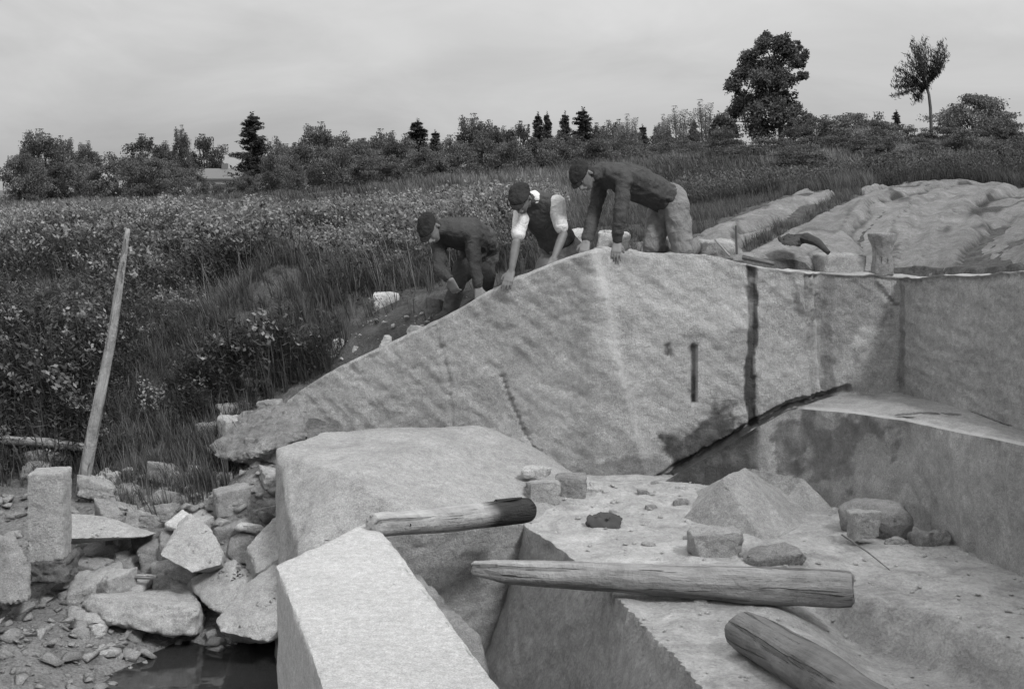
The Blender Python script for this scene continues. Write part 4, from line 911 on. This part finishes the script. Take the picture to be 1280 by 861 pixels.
def plant(key, px, top, wpx, Yd, label, group, foot=None, rz=0):
    a, k, made = KIND[key]; x = (px-640)/F*Yd; z0 = float(terrain([x], [Yd])[0])-.1
    if foot is not None: z0 = min(z0, P(px, foot, Yd).z) if False else z0
    H = P(px, top, Yd).z-z0; Wd = wpx*Yd/F
    if not made: o = mk_tree(*a, **k); made.append(o)
    else:
        s0 = made[0]; o = s0.copy(); COL.objects.link(o); made.append(o)
        for c in children(s0): c2 = c.copy(); COL.objects.link(c2); c2.parent = o
    o.location = (x, Yd, z0); sx = Wd/k['W']*{'bushy': 1.15, 'spruce': 1.9, 'spruce2': 1.8, 'round': 1.15, 'pine': 1.2, 'shrub': 1.2, 'shrub2': 1.15}.get(key, 1.1); o.scale = (sx, sx, H/k['H']); o.rotation_euler = (0, 0, rz)
    o['label'] = label; o['category'] = 'shrub' if 'shrub' in key else 'tree'
    if group: o['group'] = group
G1 = 'trees on the skyline'
TL = [('round', 48, 176, 60, 85, 'open-branched tree furthest left on the skyline'), ('round', 78, 184, 40, 90, 'second tree from the left of the skyline, leaning on the first'),
 ('round', 108, 190, 34, 80, 'small separate tree right of the leftmost pair'), ('pine', 182, 178, 46, 70, 'dark rounded tree left of the farmhouse, over the low bushes'),
 ('bushy', 150, 208, 80, 62, 'low wide bush-like tree at the foot of the dark rounded tree'), ('round', 226, 172, 26, 75, 'narrow ragged tree left of the farmhouse roof'),
 ('pine', 258, 178, 44, 190, 'flat-topped tree just above the left end of the farmhouse roof'), ('bushy', 200, 210, 56, 60, 'dense dark low tree in front of the farmhouse left end'),
 ('spruce', 316, 148, 44, 95, 'tall single pointed spruce beside the farmhouse gable'), ('bushy', 352, 190, 50, 80, 'round dark tree right of the spruce by the farmhouse'),
 ('round', 398, 168, 56, 80, 'highest broad tree between farmhouse and left man'), ('bushy', 375, 192, 60, 75, 'low dense tree left of the highest broad one'),
 ('bushy', 440, 184, 66, 78, 'rounded tree above the grass left of the left man'), ('bushy', 356, 206, 48, 60, 'dark low thicket tree under the pointed spruce'),
 ('round', 478, 176, 50, 82, 'rounded tree directly up-left of the left man'), ('spruce', 522, 156, 40, 88, 'pointed conifer top above the left man'),
 ('bushy', 500, 186, 60, 75, 'bushy tree at the foot of the pointed conifer above the left man'), ('spruce2', 545, 170, 34, 85, 'smaller conifer right of the pointed one above the left man'),
 ('round', 590, 158, 52, 80, 'tall broad tree just right of the left man back'), ('bushy', 612, 170, 50, 76, 'leafy tree left of the gap above the middle man'),
 ('bushy', 568, 188, 60, 70, 'low bushy tree below the tall broad one, right of the left man'), ('pine', 652, 162, 36, 84, 'ragged pine directly above the middle man cap'),
 ('spruce', 672, 148, 26, 88, 'thin spruce, left one of the close pair right of the middle man'), ('spruce', 684, 147, 20, 90, 'thin spruce, right one of the close pair right of the middle man'),
 ('spruce2', 706, 147, 32, 86, 'slender spruce above the right man cap'), ('spruce', 728, 142, 38, 84, 'highest spruce of the row, above the right man shoulders'),
 ('bushy', 690, 184, 70, 72, 'dark bushy tree filling in behind the two thin spruces'), ('bushy', 765, 170, 50, 80, 'dense tree above the right man back'),
 ('pine', 770, 160, 26, 86, 'pine tip rising over the right man back'), ('birch', 788, 156, 38, 74, 'thin pale tree between two conifers above the right man back'),
 ('spruce2', 804, 163, 30, 82, 'small conifer right of the thin pale tree'), ('spruce', 824, 162, 32, 80, 'small conifer above the right man hips'),
 ('bushy', 815, 192, 80, 66, 'low bushes-like tree under the small conifers right of the right man'), ('birch', 848, 146, 44, 66, 'pale feathery tree left of the big windblown tree, nearer the conifers'),
 ('birch', 880, 138, 44, 62, 'pale feathery tree touching the big windblown tree'), ('spruce2', 868, 158, 28, 64, 'dark conifer between the two pale feathery trees'),
 ('bushy', 640, 190, 60, 70, 'low dark tree behind the middle man cap'), ('bushy', 745, 186, 60, 70, 'low dark tree behind the right man collar'), ('bushy', 865, 188, 60, 56, 'low green tree at the foot of the pale feathery trees')]
for i, (k_, px, tp, wp_, yd, lb) in enumerate(TL): plant(k_, px, tp-(13 if k_ == 'bushy' else 7), wp_, yd, lb, G1, rz=(i*2.4) % 6.28 if k_ != 'birch' else 0)
XL = [('bushy', 238, 212, 44, 66, 'low shrubby tree hiding the left end of the farmhouse wall'), ('bushy', 306, 222, 30, 70, 'low shrubby tree at the right corner of the farmhouse'), ('bushy', 272, 232, 40, 68, 'lowest shrubby tree right before the farmhouse wall'), ('bushy', 30, 196, 60, 70, 'dark low tree at the left edge under the open-branched tree'), ('bushy', 92, 206, 70, 72, 'low leafy tree under the small separate tree at the left'),
 ('bushy', 178, 200, 60, 58, 'dense low tree right below the dark rounded tree at the left'), ('round', 205, 186, 40, 78, 'middling tree between the dark rounded tree and the narrow ragged tree'),
 ('bushy', 420, 186, 60, 66, 'leafy tree filling the gap right of the highest broad tree'), ('pine', 455, 180, 36, 84, 'ragged pine top left of the left man head'),
 ('bushy', 470, 196, 66, 64, 'low bush-like tree above the head of the left man'), ('bushy', 535, 188, 66, 68, 'leafy tree between the conifer tips above the left man'),
 ('pine', 602, 164, 34, 88, 'ragged dark pine rising behind the leafy tree left of the middle man'), ('round', 632, 168, 36, 86, 'small round tree up-left of the middle man cap'),
 ('spruce2', 640, 172, 24, 92, 'small pointed conifer behind the small round tree'), ('bushy', 715, 178, 56, 76, 'leafy tree between the slender and the highest spruce'),
 ('pine', 748, 160, 30, 90, 'ragged pine right of the highest spruce'), ('round', 790, 172, 40, 78, 'round tree behind the thin pale tree over the right man back'),
 ('bushy', 840, 180, 60, 62, 'leafy tree right of the small conifers, above the right man hips'), ('birch', 832, 152, 30, 72, 'thin pale tree right of the two small conifers'),
 ('bushy', 905, 176, 60, 54, 'leafy tree just left of the shrub under the big windblown tree'), ('spruce2', 892, 156, 24, 60, 'narrow conifer beside the big windblown tree, left side')]
for i, (k_, px, tp, wp_, yd, lb) in enumerate(XL): plant(k_, px, tp-3, wp_, yd, lb, G1, rz=(i*1.7) % 6.28 if k_ != 'birch' else 0)
G2 = 'shrubs on the right hilltop'
SL = [('shrub', 905, 160, 50, 40, 'leafy shrub under the left side of the big windblown tree'), ('shrub', 1018, 146, 60, 40, 'shrub right of the big windblown tree, with arching top'),
 ('shrub2', 1060, 142, 70, 42, 'rounded shrub in the middle of the hilltop'), ('shrub2', 1095, 150, 60, 38, 'pale-leaved shrub left of the small bent tree'),
 ('shrub', 1125, 158, 50, 42, 'low shrub just left of the small bent tree trunk'), ('spruce', 1120, 138, 16, 46, 'tiny pointed conifer tip behind the hilltop shrubs'),
 ('shrub2', 1215, 118, 92, 40, 'big rounded shrub right of the small bent tree'), ('shrub', 1180, 158, 60, 38, 'low dark shrub right of the bent tree trunk'),
 ('shrub', 1252, 150, 70, 36, 'dark shrub at the right edge of the hilltop'), ('shrub', 970, 172, 70, 36, 'low shrub at the foot of the big windblown tree'),
 ('shrub', 1045, 168, 50, 34, 'dark low shrub in front of the hilltop row'), ('shrub', 925, 182, 70, 34, 'low shrub in grass left of the big tree foot'),
 ('shrub', 1085, 170, 60, 32, 'dark shrub standing in grass in front of the pale-leaved shrub'), ('shrub2', 1150, 172, 60, 31, 'leafy shrub in front of the small bent tree foot'),
 ('shrub2', 1215, 162, 70, 31, 'leafy shrub in front of the big rounded shrub'), ('shrub', 1265, 176, 70, 27, 'dark shrub at the right edge just above the bare rock'),
 ('shrub', 1000, 186, 80, 29, 'low spreading shrub above the left lobe of bare rock'), ('shrub2', 870, 196, 60, 34, 'low shrub in grass right of the kneeling man back'),
 ('shrub', 1110, 190, 70, 26, 'spreading shrub directly above the bare rock crest')]
for i, (k_, px, tp, wp_, yd, lb) in enumerate(SL): plant(k_, px, tp, wp_, yd, lb, G2, rz=(i*1.9) % 6.28)

# big windblown broadleaf tree
def big_tree():
    rs = np.random.RandomState(77); Yd = 44.; z0 = float(terrain([(975-640)/F*Yd], [Yd])[0])-.1; s_ = Yd/F; root = empty('windblown_tree', ((975-640)/F*Yd, Yd, z0))
    T = Tb(); C = []; Tn = []
    def q(px, py, dy=0): p = P(px, py, Yd); return np.array([p.x, Yd+dy, p.z])
    trunk = [q(978, 200), q(976, 160), q(972, 120), q(968, 85), q(968, 55)]; T.path(trunk, .11, .03)
    for px, py, r, k in [(962, 44, 8, 1), (975, 50, 11, 1), (955, 58, 14, 1.2), (985, 62, 14, 1.2), (940, 72, 14, 1.3), (965, 78, 18, 1.6), (930, 88, 13, 1.2), (950, 98, 20, 1.8), (922, 104, 12, 1.1), (978, 98, 16, 1.4),
            (995, 78, 12, .8), (1003, 70, 9, .7), (1002, 92, 8, .5), (960, 120, 20, 1.6), (935, 122, 16, 1.2), (985, 118, 14, 1.1), (975, 140, 20, 1.4), (945, 142, 16, 1), (1000, 135, 13, .7), (1012, 150, 10, .5), (925, 138, 12, .7), (905, 150, 13, .8), (915, 160, 16, 1), (955, 160, 20, 1.2), (990, 158, 16, .9), (1000, 56, 6, .3)]:
        dy = rs.uniform(-.5, .5); c = q(px, py, dy); o = trunk[min(4, max(1, int((200-py)/38)))]; T.path([o, (o+c)/2+[0, 0, .05], c], .035, .008, 5)
        for _ in range(int(17*k)):
            n = 85; u_ = rs.normal(size=3); u_ /= np.linalg.norm(u_); cc = c+u_*r*s_*rs.uniform(.1, 1.0)*[1, 1.2, .85]; g = np.array([-.10, 0, -.16])*rs.uniform(.2, 1.3)
            t_ = rs.rand(n)[:, None]; C.append(cc+g*t_+np.clip(rs.normal(size=(n, 3)), -1.6, 1.6)*r*s_*.21); Tn.append(np.clip(rs.uniform(.15, .85)+rs.normal(size=n)*.12, 0, 1))
    C = np.concatenate(C); V, Fc = leafcards(C, .10, rs, up=-.5, lean=(-.8, 0), asp=.5)
    tm = T.mesh('trunk'); link('trunk', tm, M['bark'], root); link('crown', npmesh('crown', V, Fc, np.repeat(np.concatenate(Tn), 4)), M['leaf'], root)
    tag(root, 'largest leafy tree on the right hill, its crown swept by wind', 'tree')
big_tree()
def bent_tree():
    rs = np.random.RandomState(5); Yd = 38.; root = empty('bent_tree', ((1164-640)/F*Yd, Yd, float(terrain([(1164-640)/F*Yd], [Yd])[0])-.1)); s_ = Yd/F; T = Tb(); C = []; D_ = []
    def q(px, py, dy=0): p = P(px, py, Yd); return np.array([p.x, Yd+dy, p.z])
    T.path([q(1164, 190), q(1164, 160), q(1163, 135), q(1161, 118), q(1157, 105)], .05, .035, 8)
    tips = [(1140, 50), (1150, 55), (1158, 48), (1165, 60), (1172, 55), (1180, 60), (1182, 70), (1130, 70), (1125, 85), (1120, 95), (1118, 108), (1122, 118), (1145, 62), (1168, 75), (1174, 82), (1135, 80), (1128, 100)]
    for px, py in tips+[(a+rs.uniform(-6, 6), b+rs.uniform(-2, 10)) for a, b in tips]:
        o = q(1157, 108, rs.normal()*.05); t = q(px, py, rs.normal()*.25); m = (o+t)/2+np.array([(.10 if px < 1150 else .05), 0, .02 if px < 1140 else -.05]); T.path([o, m, t], .014, .004, 4)
        for u in np.linspace(.35, 1, 10):
            p = (1-u)**2*o+2*u*(1-u)*m+u*u*t; n = 14; C.append(p+rs.normal(size=(n, 3))*np.array([.04, .10, .04])); D_ += [rs.uniform(.0, .4)]*n
    for px, py, r in ((1157, 106, 5), (1147, 122, 6), (1152, 112, 3)):
        n = 260; C.append(q(px, py)+rs.normal(size=(n, 3))*r*s_*.55); D_ += [.05]*n
    C = np.concatenate(C); V, Fc = leafcards(C, .12, rs, up=1.8, lean=(-.8, 0), asp=.16)
    link('trunk', T.mesh('trunk'), M['bark'], root); link('crown', npmesh('crown', V, Fc, np.repeat(np.array(D_), 4)), M['conifer'], root)
    tag(root, 'small bare-trunked tree with a bent brushlike crown standing alone against the sky', 'tree')
bent_tree()

# ------------------------------------------------------------------ ground vegetation
RS = np.random.RandomState(11)
def scatter(templ, pos, rz, sc, lean, tint, name, m, label, cat):
    """templ: list of (V,F,T) ; one merged sheet of plants nobody could count"""
    Vs, Fs, Ts, off = [], [], [], 0; which = RS.randint(0, len(templ), len(pos))
    for k, (tv, tf, tt) in enumerate(templ):
        i = np.where(which == k)[0]
        if not len(i): continue
        c, s_ = np.cos(rz[i])[:, None], np.sin(rz[i])[:, None]; S = sc[i][:, None]
        x = (tv[None, :, 0]*c-tv[None, :, 1]*s_)*S; y = (tv[None, :, 0]*s_+tv[None, :, 1]*c)*S; z = tv[None, :, 2]*S
        x = x+lean[i][:, None]*z*(.4+z/np.maximum(S, .01)*.8)
        V = np.stack([x+pos[i, 0][:, None], y+pos[i, 1][:, None], z+pos[i, 2][:, None]], -1).reshape(-1, 3)
        F_ = (tf[None]+(np.arange(len(i))*len(tv))[:, None, None]).reshape(-1, 4)+off; off += len(V)
        Vs.append(V); Fs.append(F_); Ts.append(np.clip(tt[None]+tint[i][:, None], 0, 1).ravel())
    me = npmesh(name, np.concatenate(Vs), np.concatenate(Fs), np.concatenate(Ts))
    o = link(name, me, m); tag(o, label, cat, kind='stuff'); return o
def tuft(n, h, w_, spread, seed):
    rs = np.random.RandomState(seed); V, F_, T = [], [], []
    for i in range(n):
        a = rs.uniform(0, math.tau); r = rs.uniform(0, spread); b = np.array([math.cos(a)*r, math.sin(a)*r, -.02]); hh = h*rs.uniform(.5, 1.1); o = rs.uniform(.1, .45)*hh; d = np.array([math.cos(a)*o, math.sin(a)*o, 0])
        s_ = np.array([-math.sin(a+.6), math.cos(a+.6), 0])*w_/2; k = len(V)
        V += [b-s_, b+s_, b+d*.35+s_*.8+[0, 0, hh*.6], b+d*.35-s_*.8+[0, 0, hh*.6], b+d+s_*.15+[0, 0, hh], b+d-s_*.15+[0, 0, hh]]
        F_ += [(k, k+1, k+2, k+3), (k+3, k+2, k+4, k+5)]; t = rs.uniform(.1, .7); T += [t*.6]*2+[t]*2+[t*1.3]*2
    return np.array(V), np.array(F_), np.array(T)
def weed(h, seed, headed=True):
    rs = np.random.RandomState(seed); V, F_, T = [], [], []
    def quad(c, d, s_, ln, wd, t):
        k = len(V); V.extend([c, c+d*ln*.5+s_*wd, c+d*ln, c+d*ln*.5-s_*wd]); F_.append((k, k+1, k+2, k+3)); T.extend([t]*4)
    for st_ in range(3):
        a0 = rs.uniform(0, math.tau); b = np.array([math.cos(a0), math.sin(a0), 0])*.06; top_ = b+np.array([rs.normal()*.06, rs.normal()*.06, h*rs.uniform(.75, 1.1)])
        quad(b, (top_-b)/np.linalg.norm(top_-b), np.array([1., 0, 0]), np.linalg.norm(top_-b), .005, .15)
        for u in np.linspace(.1, .95, 9):
            a = rs.uniform(0, math.tau); d = np.array([math.cos(a), math.sin(a), rs.uniform(-.2, .9)]); d /= np.linalg.norm(d); s_ = np.cross(d, [0, 0, 1]); s_ /= np.linalg.norm(s_)+1e-6
            quad(b+(top_-b)*u, d, s_, h*rs.uniform(.10, .20), h*rs.uniform(.018, .036), rs.uniform(.02, .26))
        if headed:
            for j in range(9):
                d = rs.normal(size=3)*[1, 1, .5]+[0, 0, .7]; d /= np.linalg.norm(d); s_ = np.cross(d, rs.normal(size=3)); s_ /= np.linalg.norm(s_); quad(top_+rs.normal(size=3)*.025, d, s_, h*.10, h*.03, rs.uniform(.3, .9))
    return np.array(V), np.array(F_), np.array(T)
def region(n, y0, y1, pxl, pxr, power=1.):
    """n points over the visible wedge, roughly even in the picture"""
    y = y0*(y1/y0)**(RS.rand(n)**power); px = RS.uniform(pxl, pxr, n); x = (px-640)/F*y; return x, y
def keep(x, y, front=True):
    d = sdist(x, y); k = (d > .35)&(RS.rand(len(x)) > outcrop_mask(x, y)); k &= ~((x > .6)&(d < .9)&(y < 13)); return k
def clump(x, y, sc, s): return fbm(np.stack([x, y, 0*x], -1), sc, 3, s)
MND = lambda x, y: np.exp(-(((x+2.38)/.62)**2+((y-13.6)/.5)**2))
def dens_front(x, y):                       # thin out over rubble, gully and mound
    px, py = PX(x, y, terrain(x, y, False)); k = np.ones(len(x))
    k *= sstep(620, 560, py)+.25*(py < 700)*(px > 150)
    k *= 1-.85*MND(x, y)
    g = sstep(400, 440, px)*sstep(325, 350, py)*sstep(13.8, 12.9, y)*(px < 720); k *= 1-.965*g
    k *= 1-.7*ell(px, py, 320, 530, 60, 40)
    return np.clip(k, 0, 1)
# grass, near
x, y = region(52000, 11.2, 24, -60, 1330); k = keep(x, y)&(RS.rand(len(x)) < dens_front(x, y)); x, y = x[k], y[k]
z = terrain(x, y); tn = [tuft(9, .22, .007, .05, s_) for s_ in range(6)]
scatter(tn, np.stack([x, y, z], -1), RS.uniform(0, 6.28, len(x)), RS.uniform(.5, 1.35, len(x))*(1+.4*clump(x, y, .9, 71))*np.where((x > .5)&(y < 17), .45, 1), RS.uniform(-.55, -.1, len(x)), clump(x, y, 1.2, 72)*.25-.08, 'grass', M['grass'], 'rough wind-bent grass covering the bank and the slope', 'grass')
# grass, far slope
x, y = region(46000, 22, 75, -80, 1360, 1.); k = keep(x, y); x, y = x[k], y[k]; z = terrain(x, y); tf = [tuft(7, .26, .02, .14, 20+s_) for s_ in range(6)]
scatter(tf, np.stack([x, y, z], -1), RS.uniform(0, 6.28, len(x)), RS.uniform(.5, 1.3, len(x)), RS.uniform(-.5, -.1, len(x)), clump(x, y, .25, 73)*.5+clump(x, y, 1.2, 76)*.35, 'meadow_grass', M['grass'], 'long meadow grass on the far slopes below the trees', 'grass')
# leafy weeds with pale heads over the left bank
x, y = region(15000, 12.2, 30, -60, 700, .9); k = keep(x, y)&(RS.rand(len(x)) < dens_front(x, y)*sstep(-.25, .25, clump(x, y, .5, 74)+.14)*(1-.97*ell(*PX(x, y, terrain(x, y, False)), 345, 395, 100, 62))); x, y = x[k], y[k]
px, py = PX(x, y, terrain(x, y, False)); hd = RS.rand(len(x)) < .07+.75*sstep(370, 300, py)*sstep(-.3, .2, clump(x, y, .8, 79)+.1)
pos = np.stack([x, y, terrain(x, y)], -1); rz = RS.uniform(0, 6.28, len(x)); sc = RS.uniform(.5, 1.15, len(x))*(1-.25*sstep(18, 28, y))*(1+.7*clump(x, y, .9, 81)); ln = RS.uniform(-.45, -.05, len(x)); ti = clump(x, y, 1.5, 75)*.16+clump(x, y, .45, 82)*.22
for flag, nm, lb in ((True, 'flowering_weeds', 'leafy weeds with pale flower heads covering the left bank'), (False, 'leafy_weeds', 'dark leafy weeds without flowers between the flowering ones')):
    i = hd == flag; scatter([weed(.42, 30+s_+10*flag, flag) for s_ in range(6)], pos[i], rz[i], sc[i], ln[i], ti[i]-.02, nm, M['weed'], lb, 'weeds')
x, y = region(9000, 17, 42, 820, 1330); k = keep(x, y)&(clump(x, y, .45, 77) > .0); x, y = x[k], y[k]
scatter([weed(.40, 130+s_, False) for s_ in range(6)], np.stack([x, y, terrain(x, y)], -1), RS.uniform(0, 6.28, len(x)), RS.uniform(.5, 1.1, len(x)), RS.uniform(-.4, -.05, len(x)), clump(x, y, 1.1, 78)*.2, 'hill_weeds', M['weed'], 'low leafy undergrowth in patches on the right hillside', 'weeds')
# tall thin stems
x, y = region(1300, 13, 26, 260, 720); k = keep(x, y); x, y = x[k], y[k]
scatter([tuft(3, .6, .006, .08, 60+s_) for s_ in range(4)], np.stack([x, y, terrain(x, y)], -1), RS.uniform(0, 6.28, len(x)), RS.uniform(.5, 1.1, len(x))*(1-.8*MND(x, y)), RS.uniform(-.55, -.2, len(x)), RS.uniform(.1, .4, len(x)), 'tall_grass', M['grass'], 'tall thin grass stems standing above the weeds behind the left man', 'grass')

# ------------------------------------------------------------------ rubble and chips
def rubble(n, fn, smin, smax, name, m, label, seed):
    rs = np.random.RandomState(seed); T = []
    for s_ in range(8):
        bm = bmesh.new()
        for _ in range(8): v = rs.normal(size=3); v /= np.linalg.norm(v); bm.verts.new(Vector(v*[1, .8, .5]*rs.uniform(.8, 1.1)))
        r = bmesh.ops.convex_hull(bm, input=bm.verts[:]); bmesh.ops.triangulate(bm, faces=bm.faces[:]); bm.verts.index_update()
        T.append((np.array([v.co[:] for v in bm.verts]), np.array([[v.index for v in f.verts] for f in bm.faces]))); bm.free()
    x, y, z = fn(n, rs); n = len(x); sz = smin*(smax/smin)**(rs.rand(n)**2.2); V, Fc, off = [], [], 0; w_ = rs.randint(0, 8, n)
    for i in range(n):
        tv, tf = T[w_[i]]; a = rs.uniform(0, 6.28); ca, sa = math.cos(a), math.sin(a); q = tv*sz[i]; q = np.stack([q[:, 0]*ca-q[:, 1]*sa, q[:, 0]*sa+q[:, 1]*ca, q[:, 2]+q[:, 0]*rs.normal()*.25], -1)
        V.append(q+[x[i], y[i], z[i]+sz[i]*.2]); Fc.append(tf+off); off += len(tv)
    me = npmesh(name, np.concatenate(V), np.concatenate(Fc)); tag(link(name, me, m), label, 'rubble', kind='stuff')
def f1(n, rs):
    px = rs.uniform(-20, 400, n); yy = rs.uniform(8.8, 11.9, n); x = (px-640)/F*yy; z = terrain(x, yy); k = (z > WZ-.02)&(x < -1.75); return x[k], yy[k], z[k]
rubble(1500, f1, .012, .12, 'rubble', M['stone'], 'broken stone rubble covering the pit bottom at the left', 1)
def f2(n, rs):
    yy = rs.uniform(6.3, 10.9, n); x = edge_x(yy)+.04+rs.rand(n)*3.2; k = (sdist(x, yy) < -.1); x, yy = x[k], yy[k]; return x, yy, floor_z(x, yy)
rubble(1300, f2, .004, .032, 'stone_chips', M['pale'], 'small stone chips strewn over the light quarry floor', 2)
def f3(n, rs):
    i = rs.rand(n)*(len(WP)-12)+1; k = i.astype(int); t = (i-k)[:, None]; p = WP[k]*(1-t)+WP[k+1]*t; return p[:, 0], p[:, 1]+rs.uniform(.05, .8, n), None
def f3b(n, rs):
    x, yy, _ = f3(n, rs); return x, yy, terrain(x, yy)+.02
rubble(420, f3b, .008, .04, 'rim_chips', M['pale'], 'pale chips scattered along the rim behind the quarry face', 3)
